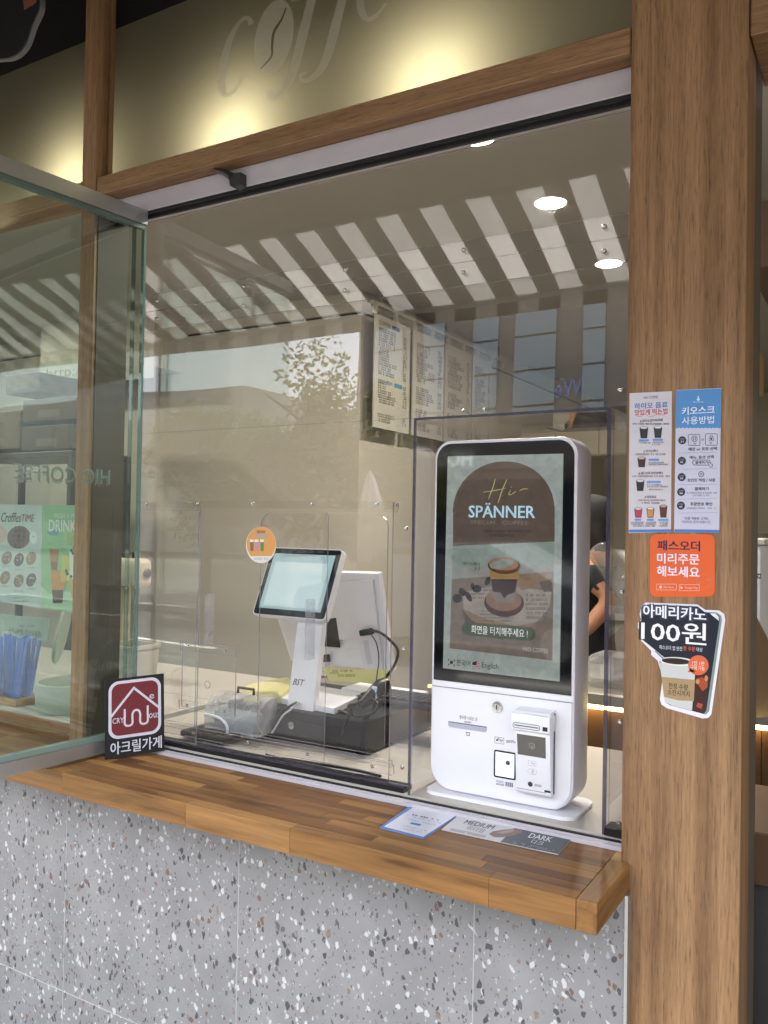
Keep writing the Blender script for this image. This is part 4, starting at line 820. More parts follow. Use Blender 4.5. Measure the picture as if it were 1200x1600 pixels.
a_ = PT2.at(691, 1296.5); SK = Skew(a_, PT2.at(872, 1335)-a_, PT2.at(718, 1273.5)-a_, CT+.0023)
letters(SK, 'MEDIUM', (.105, .55, .37, .80), PR('#3d3f46'), mc, .0002, .03, px=False); letters(SK, '미디엄', (.17, .27, .32, .50), PR('#4d4f56'), mc, .0002, .0, px=False)
letters(SK, 'DARK', (.69, .52, .88, .78), PR('#e6e6ea'), mc, .0004, .03, px=False); letters(SK, '다크', (.74, .24, .84, .48), PR('#dadade'), mc, .0004, .0, px=False)
prints(SK, 'small_print', [[(u, v), (u+.012, v), (u+.012, v+.045), (u, v+.045)] for v in (.12, .03+.02) for u in [.06+.02*i for i in range(16)] if rnd.random() < .8], PR('#8a6a5c'), mc, .0003, px=False)
prints(SK, 'small_print', [[(u, v), (u+.012, v), (u+.012, v+.045), (u, v+.045)] for v in (.12, .05, .88) for u in [.60+.02*i for i in range(18)] if rnd.random() < .7], PR('#8f959b'), mc, .0004, px=False)

# ================================================================== stickers on the column
PCO = XZ(0.0)
def g2(x, y): return 970+x/5.217, 590+y/5.217
def gb_(b): return g2(b[0], b[1])+g2(b[2], b[3])
def G2(pts): return [g2(*p) for p in pts]
def cup_pic(par, x0, x1, y0, y1, body, lid, h=.0020):
    w_ = x1-x0
    prints(PSt, 'cup_outline', [G2([(x0-3, y0+10), (x1+3, y0+10), (x1-w_*.10, y1+3), (x0+w_*.10, y1+3)])], PR('#1d1f26'), par, h)
    prints(PSt, 'cup_picture', [G2([(x0+2, y0+16), (x1-2, y0+16), (x1-w_*.15, y1-2), (x0+w_*.15, y1-2)])], PR(body), par, h+.0003)
    prints(PSt, 'cup_lid', [[g2(*p) for p in ell((x0+x1)/2, y0+12, w_*.5, 13, 16)]], PR('#5a5c66'), par, h+.0005); prints(PSt, 'cup_lid_top', [[g2(*p) for p in ell((x0+x1)/2, y0+11, w_*.42, 9, 16)]], PR(lid), par, h+.0007)
s1 = empty('drink_guide_sticker', ony(1016, 720, 0), 'tall white sticker with drink cups under a blue and red heading', 'sticker')
board(PCO, 'board', [(984, 614.5), (1050, 611.5), (1048.5, 831), (982.5, 833)], PR('#cfcad2', .35), s1, .0016)
PSt = XZ(-.0017)
prints(PSt, 'blue_band', [[(982.8, 827.5), (1048.6, 827), (1048.5, 830.8), (982.6, 832)]], PR('#4a7cc4'), s1, .0003)
letters(PSt, 'HIO COFFEE', gb_((185, 150, 305, 172)), PR('#5c5a62'), s1, .0003, .0)
letters(PSt, '하이오 음료', gb_((112, 202, 382, 250)), PR('#2f70bd'), s1, .0003, .03); letters(PSt, '맛있게 먹는법', gb_((115, 256, 380, 302)), PR('#c23b46'), s1, .0003, .022)
prints(PSt, 'underline', [[g2(*p) for p in q_] for q_ in stroke([(118, 308), (160, 318), (200, 300), (240, 320), (290, 302), (340, 306), (375, 292)], 3)], PR('#cf6d74'), s1, .0003)
bk = PR('#26262e')
for tx, bx in (('# 바다소금커피/라떼', (157, 338, 340, 362)), ('# 하이슈페너', (186, 587, 300, 608)), ('# 콜드브루 아인슈페너', (146, 767, 343, 789)), ('# 달달음료', (196, 962, 290, 983))): letters(PSt, tx, gb_(bx), bk, s1, .0003, .03)
row = lambda x0, x1, y, hh: g2(x0, y)[:1]+g2(x1, y)+(hh/5.217,)
dashes(PSt, [row(97, 397, 377, 14), row(122, 368, 625, 14), row(92, 394, 804, 14), row(140, 355, 1000, 13), row(170, 315, 1022, 13), row(143, 235, 532, 12), row(262, 345, 528, 12), row(255, 352, 545, 12), row(226, 350, 693, 12), row(226, 382, 708, 12), row(215, 330, 873, 12), row(215, 380, 888, 12), row(217, 345, 912, 11)]
       + [row(x, x+w_, y, 12) for x, w_ in ((85, 100), (200, 82), (315, 66)) for y in (1180, 1195, 1210)], PR('#4a4a54'), s1, .0003, seed=3)
for x0, x1, y in ((147, 230, 512), (258, 345, 507), (225, 313, 670), (210, 327, 851), (110, 167, 1158), (212, 270, 1159), (303, 390, 1160)):
    prints(PSt, 'blue_tab', [[g2(*p) for p in rrect(x0, y-9, x1, y+9, 9, 4)]], PR('#6a97d4'), s1, .0003)
for a in ((155, 221, 397, 492, '#23262c', '#d7d7dc'), (270, 335, 394, 488, '#2b3038', '#d7d7dc'), (138, 201, 645, 727, '#3a211b', '#c9b7ad'), (127, 190, 830, 921, '#1d2126', '#d7d7dc'), (112, 173, 1058, 1138, '#b23a55', '#d8c9cc'), (212, 271, 1056, 1138, '#c08a4a', '#e2d6c0'), (317, 377, 1036, 1138, '#5a2f20', '#b89a86')): cup_pic(s1, *a, h=.0003)
s2 = empty('kiosk_guide_sticker', ony(1090, 720, 0), 'tall sticker with a blue top and five numbered steps', 'sticker')
board(PCO, 'board', [(1057, 609.5), (1127, 606.5), (1124, 832.5), (1053.5, 831)], PR('#c9c8dc', .35), s2, .0016)
prints(PSt, 'blue_field', [[(1056.6, 610), (1126.6, 607.2), (1126, 668)] + [(1126-i*2.95, 668.5+(1.0 if i % 2 else -.6)) for i in range(1, 24)] + [(1055.9, 669.5)]], PR('#4f8ecb', .35), s2, .0003)
prints(PSt, 'blue_band', [[(1053.9, 827), (1124.2, 828), (1124, 832.2), (1053.7, 830.8)]], PR('#4a7cc4'), s2, .0003)
wh = PR('#eef0f6', .35); nvy = PR('#1e2434'); 
prints(PSt, 'bottle_mark', [[g2(*p) for p in ell(632, 178, 12, 12, 14)], G2([(627, 150), (637, 150), (637, 170), (627, 170)])], wh, s2, .0006)
dashes(PSt, [row(585, 678, 199, 7)], wh, s2, .0006)
letters(PSt, '키오스크', gb_((500, 235, 765, 300)), wh, s2, .0006, .035); letters(PSt, '사용방법', gb_((500, 316, 760, 379)), wh, s2, .0006, .0)
for i, (cx, cy_) in enumerate(((501, 511), (498, 678), (496, 811), (492, 932), (490, 1043))):
    prints(PSt, 'step_disc', [[g2(*p) for p in ell(cx, cy_, 33, 33, 24)]], nvy, s2, .0003)
    letters(PSt, 'STEP', gb_((cx-20, cy_-16, cx+20, cy_-3)), PR('#9aa2b4'), s2, .0006, .0); letters(PSt, '0%d' % (i+1), gb_((cx-12, cy_+3, cx+12, cy_+18)), wh, s2, .0006, .02)
for tx, bx, bo in (('매장 or 포장 선택', (553, 567, 783, 595), .03), ('메뉴, 옵션 선택', (562, 636, 757, 663), .03), ('결제하기', (608, 680, 708, 704), .03), ('포인트 적립 / 사용', (543, 822, 771, 850), .03), ('결제하기', (603, 893, 715, 920), .03), ('주문번호 확인', (567, 1017, 745, 1045), .03), ('or', (657, 497, 680, 514), .0)):
    letters(PSt, tx, gb_(bx), nvy, s2, .0003, bo)
letters(PSt, '*보틀 재활용 고객은', gb_((513, 1136, 716, 1160)), PR('#5a6072'), s2, .0003, .0); letters(PSt, '카운터로 문의 바랍니다.', gb_((495, 1166, 736, 1189)), PR('#5a6072'), s2, .0003, .0)
dashes(PSt, [row(537, 780, 939, 13), row(588, 728, 960, 13), row(538, 770, 1065, 13)], PR('#7b8090'), s2, .0003, seed=8)
prints(PSt, 'divider', [G2([(468, y), (785, y-6), (785, y-4), (468, y+2)]) for y in (614, 746, 873, 990, 1104)], PR('#8f93a4'), s2, .0003)
def ringpx(x0, y0, x1, y1, r_, t_): 
    o_ = rrect(x0, y0, x1, y1, r_, 5); return [[g2(*p) for p in q_] for q_ in stroke(o_+[o_[0]], t_, 1)]
prints(PSt, 'option_frame', ringpx(550, 463, 645, 553, 10, 4)+ringpx(690, 458, 787, 551, 10, 4)+ringpx(585, 672, 730, 713, 20, 4), nvy, s2, .0003)
prints(PSt, 'option_icon', [[g2(*p) for p in q_] for q_ in stroke(ell(600, 499, 23, 23, 18)+[(623, 499)], 4, 1)+stroke([(592, 485), (592, 512)], 5, 1)+stroke([(607, 485), (607, 512)], 5, 1)+stroke([(720, 490), (720, 515), (757, 515), (757, 490), (748, 485), (730, 485), (720, 490)], 4, 1)+stroke([(730, 485), (733, 470), (745, 470), (748, 485)], 4, 1)]+[[g2(*p) for p in ell(738, 500, 9, 9, 12)]], nvy, s2, .0003)
dashes(PSt, [row(586, 614, 538, 13), row(724, 752, 533, 13)], nvy, s2, .0003)
prints(PSt, 'percent_icon', [[g2(*p) for p in q_] for q_ in stroke(ell(655, 787, 22, 22, 18)+[(677, 787)], 4, 1)+stroke([(645, 798), (665, 776)], 4, 1)]+[[g2(*p) for p in ell(647, 780, 4, 4, 8)], [g2(*p) for p in ell(663, 794, 4, 4, 8)]], nvy, s2, .0003)
prints(PSt, 'hand_icon', [G2([(712, 690), (720, 686), (735, 700), (750, 708), (745, 730), (728, 732), (718, 715)])], nvy, s2, .0006); prints(PSt, 'hand_fill', [G2([(716, 693), (720, 691), (733, 704), (746, 711), (741, 727), (730, 728), (721, 713)])], PR('#c9c8dc'), s2, .0009)
# orange rounded square
def g3(x, y): return 970+x/5.0, 820+y/5.0
def gb3(b): return g3(b[0], b[1])+g3(b[2], b[3])
s3 = empty('order_app_sticker', ony(1066, 884, 0), 'orange rounded-square sticker with navy and white words', 'sticker')
board(PCO, 'board', [g3(*p) for p in rrect(230, 74, 735, 562, 50, 7)], PR('#e2622a', .4), s3, .0012)
PS3 = XZ(-.0013)
letters(PS3, '패스오더', gb3((288, 124, 618, 202)), PR('#2a1440'), s3, .0003, .045); letters(PS3, '미리주문', gb3((285, 225, 613, 306)), PR('#efe6f2'), s3, .0003, .045); letters(PS3, '해보세요', gb3((283, 325, 614, 407)), PR('#efe6f2'), s3, .0003, .045)
def ring3(x0, y0, x1, y1, t_): return [[g3(*p) for p in q_] for q_ in stroke([(x0, y0), (x1, y0)], t_, 1)+stroke([(x0, y1), (x1, y1)], t_, 1)+stroke([(x0, y0), (x0, y1)], t_, 1)+stroke([(x1, y0), (x1, y1)], t_, 1)]
pk_ = PR('#f0c9b8')
prints(PS3, 'badge_frame', ring3(278, 463, 434, 509, 3)+ring3(456, 467, 613, 515, 3), pk_, s3, .0003)
letters(PS3, 'App Store', gb3((332, 478, 415, 498)), pk_, s3, .0003, .015); letters(PS3, 'Google Play', gb3((498, 482, 603, 505)), pk_, s3, .0003, .015)
prints(PS3, 'badge_icon', [[g3(*p) for p in ell(311, 486, 11, 12, 14)], [g3(467, 479), g3(488, 491), g3(467, 503)]], pk_, s3, .0003)
prints(PS3, 'stamp', [[g3(*p) for p in q_] for q_ in stroke(ell(648, 440, 56, 54, 24)+[(704, 440)], 2.5, 1)], PR('#c98a66'), s3, .0003); dashes(PS3, [g3(588, 456)[:1]+g3(632, 456)+(3.4,), g3(672, 428)[:1]+g3(712, 428)+(3.4,)], PR('#c98a66'), s3, .0003)
# die-cut phone sticker
s4 = empty('coffee_promotion_sticker', ony(1070, 1030, 0), 'white-rimmed die-cut phone sticker with a coffee cup below the orange one', 'sticker')
o4 = [(165, 628), (195, 607), (600, 622), (660, 664), (765, 668), (808, 695), (816, 745), (708, 1480), (684, 1508), (640, 1512), (362, 1432), (318, 1402), (306, 1362), (328, 1200), (290, 1062), (238, 1015), (240, 985), (156, 900), (158, 850), (134, 800), (136, 765), (160, 742), (148, 700)]
board(PCO, 'board', [g3(*p) for p in o4], PR('#e6e4ee', .3), s4, .0014)
PS4 = XZ(-.0015)
P4 = lambda n_, polys, c_, hgt: prints(PS4, n_, [[g3(*p) for p in q_] for q_ in polys], PR(c_, .3), s4, hgt)
P4('phone_rim', [[(700, 682), (752, 686), (785, 712), (790, 745), (690, 1455), (668, 1480), (650, 1482), (740, 745), (735, 715)]], '#7f948c', .0003)
P4('phone_screen', [[(158, 650), (215, 622), (600, 638), (655, 682), (738, 688), (768, 712), (772, 745), (668, 1450), (648, 1478), (380, 1408), (345, 1380), (345, 1040), (166, 895), (146, 800), (160, 742)]], '#141b29', .0004)
P4('corner_light', [[(695, 692), (740, 692), (765, 720), (766, 750), (735, 725)]], '#dfe6e4', .0007)
P4('cup_shadow', [[(345, 1040), (300, 1070), (345, 1385), (385, 1410), (560, 1455), (590, 1100)]], '#2a2626', .0006)
P4('paper_cup', [[(302, 1075), (586, 1098), (556, 1452), (400, 1412), (345, 1385)]], '#c9cbc9', .0008)
P4('cup_rim', [ell(443, 1068, 142, 34, 28, 4)], '#e1e1de', .0010); P4('coffee', [ell(432, 1066, 112, 24, 28, 4)], '#2b1c17', .0012)
P4('cup_sleeve', [[(318, 1188), (450, 1200), (580, 1212), (570, 1378), (450, 1372), (338, 1345)]], '#a98f68', .0010)
P4('straw', [[(262, 985), (272, 982), (345, 1050), (335, 1058)]], '#8d8f92', .0012)
P4('iced_coffee', [[(585, 1160), (688, 1165), (660, 1465), (566, 1455)]], '#3a1712', .0010); P4('iced_highlight', [[(590, 1200), (640, 1190), (680, 1230), (676, 1270), (640, 1300), (610, 1260)], [(600, 1390), (640, 1400), (630, 1440), (590, 1420)]], '#a34a2c', .0012); P4('ice', [ell(600, 1225, 16, 20, 10), ell(668, 1200, 14, 24, 10)], '#c98a52', .0014)
P4('orange_bubble', [ell(606, 1097, 80, 78, 30), [(545, 1120), (522, 1152), (585, 1150)]], '#d9693f', .0016)
letters(PS4, '아메리카노', gb3((172, 632, 672, 742)), PR('#3a4258'), s4, .0007, .24, name='lettering_rim'); letters(PS4, '아메리카노', gb3((176, 638, 666, 736)), PR('#f2f2f8'), s4, .0010, .045)
letters(PS4, '100원', gb3((162, 755, 668, 920)), PR('#141b29'), s4, .0007, .30, name='lettering_rim'); letters(PS4, '100원', gb3((162, 755, 668, 920)), PR('#f2f2f8'), s4, .0011, .035)
letters(PS4, '패스오더 앱 완전', gb3((302, 945, 480, 978)), PR('#d9dae4'), s4, .0009, .015); letters(PS4, '첫 주문', gb3((488, 950, 582, 985)), PR('#e0673f'), s4, .0009, .03); letters(PS4, '대상', gb3((590, 958, 640, 990)), PR('#d9dae4'), s4, .0009, .015)
letters(PS4, '한정 수량', gb3((375, 1240, 526, 1287)), PR('#2c2420'), s4, .0013, .012); letters(PS4, '소진시까지', gb3((366, 1292, 540, 1336)), PR('#2c2420'), s4, .0013, .012)
letters(PS4, '1인 1잔', gb3((562, 1064, 655, 1096)), PR('#f4e4de'), s4, .0019, .02); letters(PS4, '구매 가능', gb3((546, 1098, 657, 1136)), PR('#f4e4de'), s4, .0019, .0)

# ================================================================== behind the poster window
PW = XZ(.056)
def z4(x, y): return x/3.3333, 760+y/3.3333
def zb4(b): return z4(b[0], b[1])+z4(b[2], b[3])
def paper(name, pts, m, parent, pl=PW, th=.0008): return MB().prism([pl.at(x, y) for x, y in pts], pl.N*-th).build(name, m, parent)
po1 = empty('waffle_poster', PW.at(30, 870), 'pale poster with waffles and the heading CrofflesTIME', 'poster')
paper('sheet', [(-62, 787), (66.3, 789), (63, 950), (-66, 930)], PR('#c3cfc6', .4), po1)
prints(PW, 'pink_disc', [[z4(*p) for p in ell(-20, 250, 55, 52, 20)]], PR('#d2b3a8'), po1, .0004)
letters(PW, 'Croffles', zb4((8, 136, 112, 186)), PR('#1c1d1c'), po1, .0006, .04, shear=.35); letters(PW, 'TIME', zb4((114, 146, 180, 184)), PR('#7a3a2c'), po1, .0006, .05, shear=.2)
prints(PW, 'big_waffle', [[z4(*p) for p in ell(98, 265, 62, 58, 24, -35)]], PR('#6a5240'), po1, .0006)
prints(PW, 'waffle_cells', [[z4(x, y), z4(x+17, y+2), z4(x+16, y+17), z4(x+1, y+15)] for x, y in ((70, 225), (95, 222), (118, 230), (65, 250), (90, 248), (115, 252), (60, 275), (85, 273), (110, 275), (70, 297))], PR('#3f3027'), po1, .0008)
prints(PW, 'badge', [[z4(*p) for p in ell(173, 268, 20, 33, 18)]], PR('#e4eae6'), po1, .0010); dashes(PW, [z4(163, 262)[:1]+z4(184, 262)+(1.6,)], PR('#4a4f4c'), po1, .0012)
for x, y, c in ((35, 372, '#7c6a5a'), (98, 382, '#4a463f'), (162, 375, '#92785c'), (26, 475, '#8a7258'), (97, 492, '#7d6a54'), (162, 487, '#4d4a40')):
    prints(PW, 'waffle', [[z4(*p) for p in ell(x, y, 25, 36, 18, 20)]], PR(c), po1, .0006)
    prints(PW, 'waffle_topping', [[z4(*p) for p in ell(x+rnd.uniform(-14, 14), y+rnd.uniform(-20, 20), 5, 4, 8)] for _ in range(7)], PR('#b5a48c'), po1, .0008)
dashes(PW, [z4(x0, y)[:1]+z4(x1, y)+(1.7,) for x0, x1, y in ((10, 55, 415), (78, 118, 433), (138, 186, 423), (72, 122, 545), (138, 182, 533), (5, 45, 520), (65, 130, 580), (55, 150, 598))], PR('#6a716b'), po1, .0006)
po2 = empty('summer_drinks_poster', PW.at(100, 870), 'green poster with tall iced drinks and the heading FRESH SUMMER DRINKS', 'poster')
paper('sheet', [(67, 789), (126.5, 789.5), (123.5, 957.5), (64.2, 950.5)], PR('#8fc08a', .4), po2)
prints(PW, 'light_swoosh', [[z4(*p) for p in ((213, 520), (260, 560), (330, 545), (405, 560), (405, 648), (213, 630))]], PR('#b9d8ae'), po2, .0004)
letters(PW, 'FRESH SUMME', zb4((282, 142, 419, 166)), PR('#d8e8d8'), po2, .0006, .02); letters(PW, 'DRINKS', zb4((256, 174, 418, 236)), PR('#e6f0e8'), po2, .0006, .05)
prints(PW, 'blue_tag', [[z4(*p) for p in ell(275, 240, 30, 16, 20, 8)]], PR('#5b9aa8'), po2, .0006)
for i, (x0, x1, y0, y1, c1, c2) in enumerate(((258, 306, 325, 440, '#a5713e', '#7a4520'), (318, 372, 360, 490, '#c7c24a', '#dadb8a'), (360, 412, 335, 580, '#dfe6dc', '#d9a24a'), (265, 335, 435, 608, '#d08a3c', '#4a2018'), (312, 350, 440, 535, '#cbb445', '#b8932e'))):
    ym = y0+(y1-y0)*.6
    prints(PW, 'drink', [[z4(x0, y0), z4(x1, y0+4), z4(x1-5, ym), z4(x0+5, ym)]], PR(c1), po2, .0008+.0003*i); prints(PW, 'drink_base', [[z4(x0+5, ym), z4(x1-5, ym), z4(x1-11, y1), z4(x0+11, y1)]], PR(c2), po2, .0008+.0003*i)
prints(PW, 'berries', [[z4(*p) for p in ell(x, y, 8, 9, 10)] for x, y in ((372, 335), (386, 320), (398, 332), (382, 348), (345, 440), (350, 455), (370, 470))], PR('#2c3038'), po2, .0026)
dashes(PW, [z4(x0, y)[:1]+z4(x1, y)+(1.8,) for x0, x1, y in ((245, 267, 300), (318, 338, 325), (355, 375, 300), (320, 360, 595))], PR('#3c5a40'), po2, .0008)
ap = empty('app_card', PW.at(40, 985), 'small pale green card with a line of print above the straws', 'card')
PA = XZ(.33)
MB().prism([PA.at(x, y) for x, y in ((-18, 958), (76.5, 967), (74, 1004), (-20, 998))], PA.N*-.003).build('card', PR('#a9bda6'), ap)
letters(PA, '공식 APP을 만나보세요!', (13, 983, 64.5, 993), PR('#39423c'), ap, .0004, .012); dashes(PA, [(28, 52, 978, 3)], PR('#59635b'), ap, .0004)
MB().box((PA.at(30, 1000).x-.02, .334, .9055), (PA.at(30, 1000).x+.02, .352, PA.at(30, 990).z)).build('stand', WHITEP, ap)
# straw holder
SY = .16
shx0, shx1 = ony(-40, 1100, SY).x, ony(25, 1100, SY).x; shz = ony(10, 1091, SY).z
sh = empty('straw_box', (shx0, SY, .905), 'light wooden box holding the wrapped blue straws', 'box')
PINE = mat('pine', '#b5935f', .6, var=.2, vs=14)
for a, b_ in (((shx0, SY, .9055), (shx1, SY+.008, shz)), ((shx0, SY+.10, .9055), (shx1, SY+.108, shz)), ((shx0, SY+.0082, .9055), (shx0+.008, SY+.0998, shz)), ((shx1-.008, SY+.0082, .9055), (shx1, SY+.0998, shz)), ((shx0+.0082, SY+.0082, .9055), (shx1-.0082, SY+.0998, .912))):
    MB().bbox(a, b_, .001, 1).build('board', PINE, sh)
STRAW = mat('blue_straw', '#2f7fe0', .25, var=.12, vs=40); WRAP = clear('straw_wrap', (.90, .93, .98), .07, .12, milk=.07)
for i in range(24):
    fx = shx0+.014+(shx1-shx0-.028)*((i*7) % 24)/23; fy = SY+.016+.076*((i*5) % 24)/23; lx = rnd.uniform(-.006, .006)+(fx-(shx0+shx1)/2)*.42; ly = rnd.uniform(-.008, .008)
    tz = ony(30, 997, SY+.05).z+rnd.uniform(-.008, .006)
    t = empty('straw', (fx, fy, .913), 'blue paper-wrapped straw standing in the wooden straw box', 'straw', 'blue straws in the wooden box')
    MB().tube([(fx, fy, .9125), (fx+lx, fy+ly, tz)], .0052, 8).build('tube', STRAW, t, 50)
    MB().tube([(fx, fy, .9126), (fx+lx, fy+ly, tz), (fx+lx*1.08, fy+ly, tz+.010)], [.0062, .0062, .004], 6, False).build('wrapper', WRAP, t, 50)
# canister with its round lid open
BN = XZ(.14); bcx = ony(65, 1100, .14).x; bw = (ony(104, 1100, .14).x-ony(26, 1100, .14).x)/2*.94; bz = ony(65, 1076, .14).z
bz = ony(65, 1072, .14).z
bn = empty('waste_canister', (bcx, .14+bw, .905), 'pale sage canister with its round lid standing open', 'canister')
SAGE = mat('sage_plastic', '#a9b3a4', .4, var=.03)
MB().lathe([(bw*.93, 0), (bw*.96, .006), (bw, bz-.905-.004), (bw*.98, bz-.905), (bw*.90, bz-.905), (bw*.88, .02)], (bcx, .14+bw, .9056), n=32).build('body', SAGE, bn, 40)
lc = ony(99, 990, .14+bw*1.6); MB().lathe([(bw*.9, 0), (bw*.93, .004), (bw*.9, .010), (bw*.3, .012)], lc, Vector((-.72, -.62, .18)), 32).build('lid', SAGE, bn, 40)
# dispenser and bucket behind the casement
DY = .62; dcx = ony(210, 895, DY).x
BEIGE = mat('beige_enamel', '#b9ab97', .35, var=.03)
tb = empty('back_worktop', (-2.2, .9, 0), 'worktop carrying the dispenser behind the mullion', 'worktop')
MB().bbox((-6.4, .605, .86), (-1.875, 1.05, .905), .003, 1).build('top', SILL, tb); MB().box((-6.4, .64, 0), (-1.90, 1.04, .8595)).build('cabinet', WALLG, tb)
dsp = empty('drink_dispenser', (dcx, DY+.12, .905), 'beige rounded dispenser with a dark knob behind the mullion', 'dispenser')
z0_, z1_ = ony(215, 920, DY).z, ony(215, 874, DY).z; xr = ony(240, 895, DY+.09).x
MB().bbox((xr-.20, DY+.02, z0_), (xr, DY+.09, z1_), .022, 4).build('head', BEIGE, dsp, 50)
MB().bbox((xr-.19, DY+.04, .9052), (xr-.11, DY+.09, z0_-.0005), .010, 2).build('pillar', BEIGE, dsp, 50)
MB().bbox((xr-.105, DY+.0, .9052), (xr-.0, DY+.09, .925), .008, 2).build('drip_tray', BLACKP, dsp, 50)
MB().lathe([(.016, 0), (.017, .008), (.012, .012)], (xr, DY+.055, (z0_+z1_)/2), (1, 0, 0), 18).build('knob', BLACKP, dsp, 40)
MB().tube([(xr-.05, DY+.06, z0_), (xr-.05, DY+.06, z0_-.03)], .009, 10).build('spout', STEEL, dsp, 40)
MB().tube([(xr-.12, DY+.055, z1_), (xr-.12, DY+.055, z1_+.018), (xr-.07, DY+.055, z1_+.018), (xr-.07, DY+.055, z1_)], .005, 8).build('handle', BLACKP, dsp)
KYB = .30; bxr = ony(247, 1045, KYB+.12).x; bzt = ony(235, 1016, KYB).z
bk_ = empty('ice_bucket', (bxr-.07, KYB+.06, .905), 'off-white square bucket beside the leaning sign', 'bucket')
ob = [(x, y) for x, y in rrect(bxr-.135, KYB, bxr, KYB+.13, .014)]; cx0 = bxr-.0675; cy0 = KYB+.065
loft([[(cx0+(x-cx0)*s_, cy0+(y-cy0)*s_, z) for x, y in ob] for s_, z in ((.86, .9115), (.88, .916), (1.0, bzt-.012), (1.05, bzt-.012), (1.05, bzt), (.93, bzt), (.85, .93))], 'body', mat('offwhite_plastic', '#b5b3a6', .4, var=.03), bk_, 35)
# shelf with stacked cartons, and a printed strip, beyond the poster window
SHY = 1.35
cs_ = empty('carton_shelf', (-3.0, SHY, .9), 'dark shelf rack carrying the stacked cartons behind the posters', 'shelf')
sx0, sx1 = ony(-60, 700, SHY).x, ony(112, 700, SHY).x; szm = ony(60, 706, SHY).z
DKW = mat('dark_rack', '#2c2a28', .5, var=.1)
MB().bbox((sx0, SHY, szm-.03), (sx1, SHY+.40, szm), .003, 1).build('shelf_board', DKW, cs_); MB().bbox((sx0, SHY, 1.10), (sx1, SHY+.40, 1.13), .003, 1).build('shelf_board', DKW, cs_)
for x in (sx0, sx1-.03):
    for y in (SHY, SHY+.37): MB().box((x, y, 0), (x+.03, y+.03, szm-.0305)).build('post', DKW, cs_)
CARD = mat('brown_carton', '#574833', .8, var=.12, vs=9)
def carton(px0, px1, py0, py1, lab, m=CARD, dy=0.0):
    a = ony(px0, py1, SHY+dy); b_ = ony(px1, py0, SHY+dy)
    r_ = empty('carton', (a.x, SHY, a.z), lab, 'carton', 'cartons on the dark rack'); zz0 = a.z
    MB().bbox((a.x, SHY+.02+dy, zz0), (b_.x, SHY+.34+dy, b_.z), .004, 1).build('box', m, r_)
    MB().box((a.x-.0005, SHY+.155+dy, b_.z-.0005), (b_.x+.0005, SHY+.205+dy, b_.z+.0006)).box((a.x+.3*(b_.x-a.x), SHY+.0192+dy, zz0+.02), (a.x+.7*(b_.x-a.x), SHY+.0198+dy, zz0+.06)).build('tape', PR('#6f634c'), r_)
    return b_.z
carton(28, 108, 661, 704, 'wide grey-brown carton at the bottom of its stack'); carton(30, 115, 617, 659.5, 'brown carton in the middle of its stack')
carton(3, 56, 580, 616, 'small dark brown carton on top of the stack', mat('dark_carton', '#5c4a3a', .8, var=.1)); carton(-50, 26, 640, 704, 'carton at the rack end by the picture edge', mat('pale_carton', '#63563c', .8, var=.1))
hb = empty('web_address_strip', ony(95, 588, 1.9), 'pale strip printed http:// above the cartons', 'sign')
PHB = XZ(1.9)
MB().prism([PHB.at(x, y) for x, y in ((62, 567), (240, 545), (240, 590), (60, 606))], (0, .004, 0)).build('strip', PR('#a9ab9f'), hb); letters(PHB, 'http://', (73, 572, 132, 594), PR('#7a7d72'), hb, .001, .0)
MB().box((PHB.at(62, 567).x, 1.9045, PHB.at(62, 567).z-.1), (PHB.at(240, 545).x, 2.30, PHB.at(62, 567).z+.25)).build('bulkhead', WALLG, hb)
# ================================================================== menu boards along the partition
MX = PX0+.10
PM = Plane((MX, 0, 0), (0, 1, 0), (0, 0, 1))
BOARD = mat('menu_board', '#b9b5aa', .5, var=.02)
zt_ = onx(588, 489, MX).z; zb_ = onx(584, 667, MX).z
edges = [(584.5, 640), (645, 693), (695.5, 737), (739.5, 768)]
def yat(px): return onx(px, 600, MX).y
rl = empty('menu_rail', (MX, yat(584), zt_), 'pale slotted rail from which the menu boards hang', 'rail')
y0m, y1m = yat(581), yat(790); zr = onx(584, 469, MX).z
MB().box((MX-.02, y0m, zr-.018), (MX+.004, y1m, zr)).build('bar', PR('#b9b4a8'), rl)
for i in range(9):
    yy = y0m+.03+(y1m-y0m-.06)*i/8; MB().box((MX-.015, yy-.012, zt_+.001), (MX+.003, yy+.012, zr-.0185)).build('hanger', PR('#b9b4a8'), rl)
MB().tube([(MX-.01, y0m+.1, zr), (MX-.01, y0m+.1, 2.72)], .005, 6).build('rod', STEEL, rl); MB().tube([(MX-.01, y1m-.1, zr), (MX-.01, y1m-.1, 2.72)], .005, 6).build('rod', STEEL, rl)
heads = [('COFFEE', 'COLD BREW'), ('MILK DRINK', 'ADE'), ('BEVERAGE', 'TEA'), ('SMOOTHIE', 'JUICE')]
labs = ['menu board nearest the window with the headings COFFEE and COLD BREW', 'second menu board from the window', 'third menu board from the window', 'farthest menu board from the window']
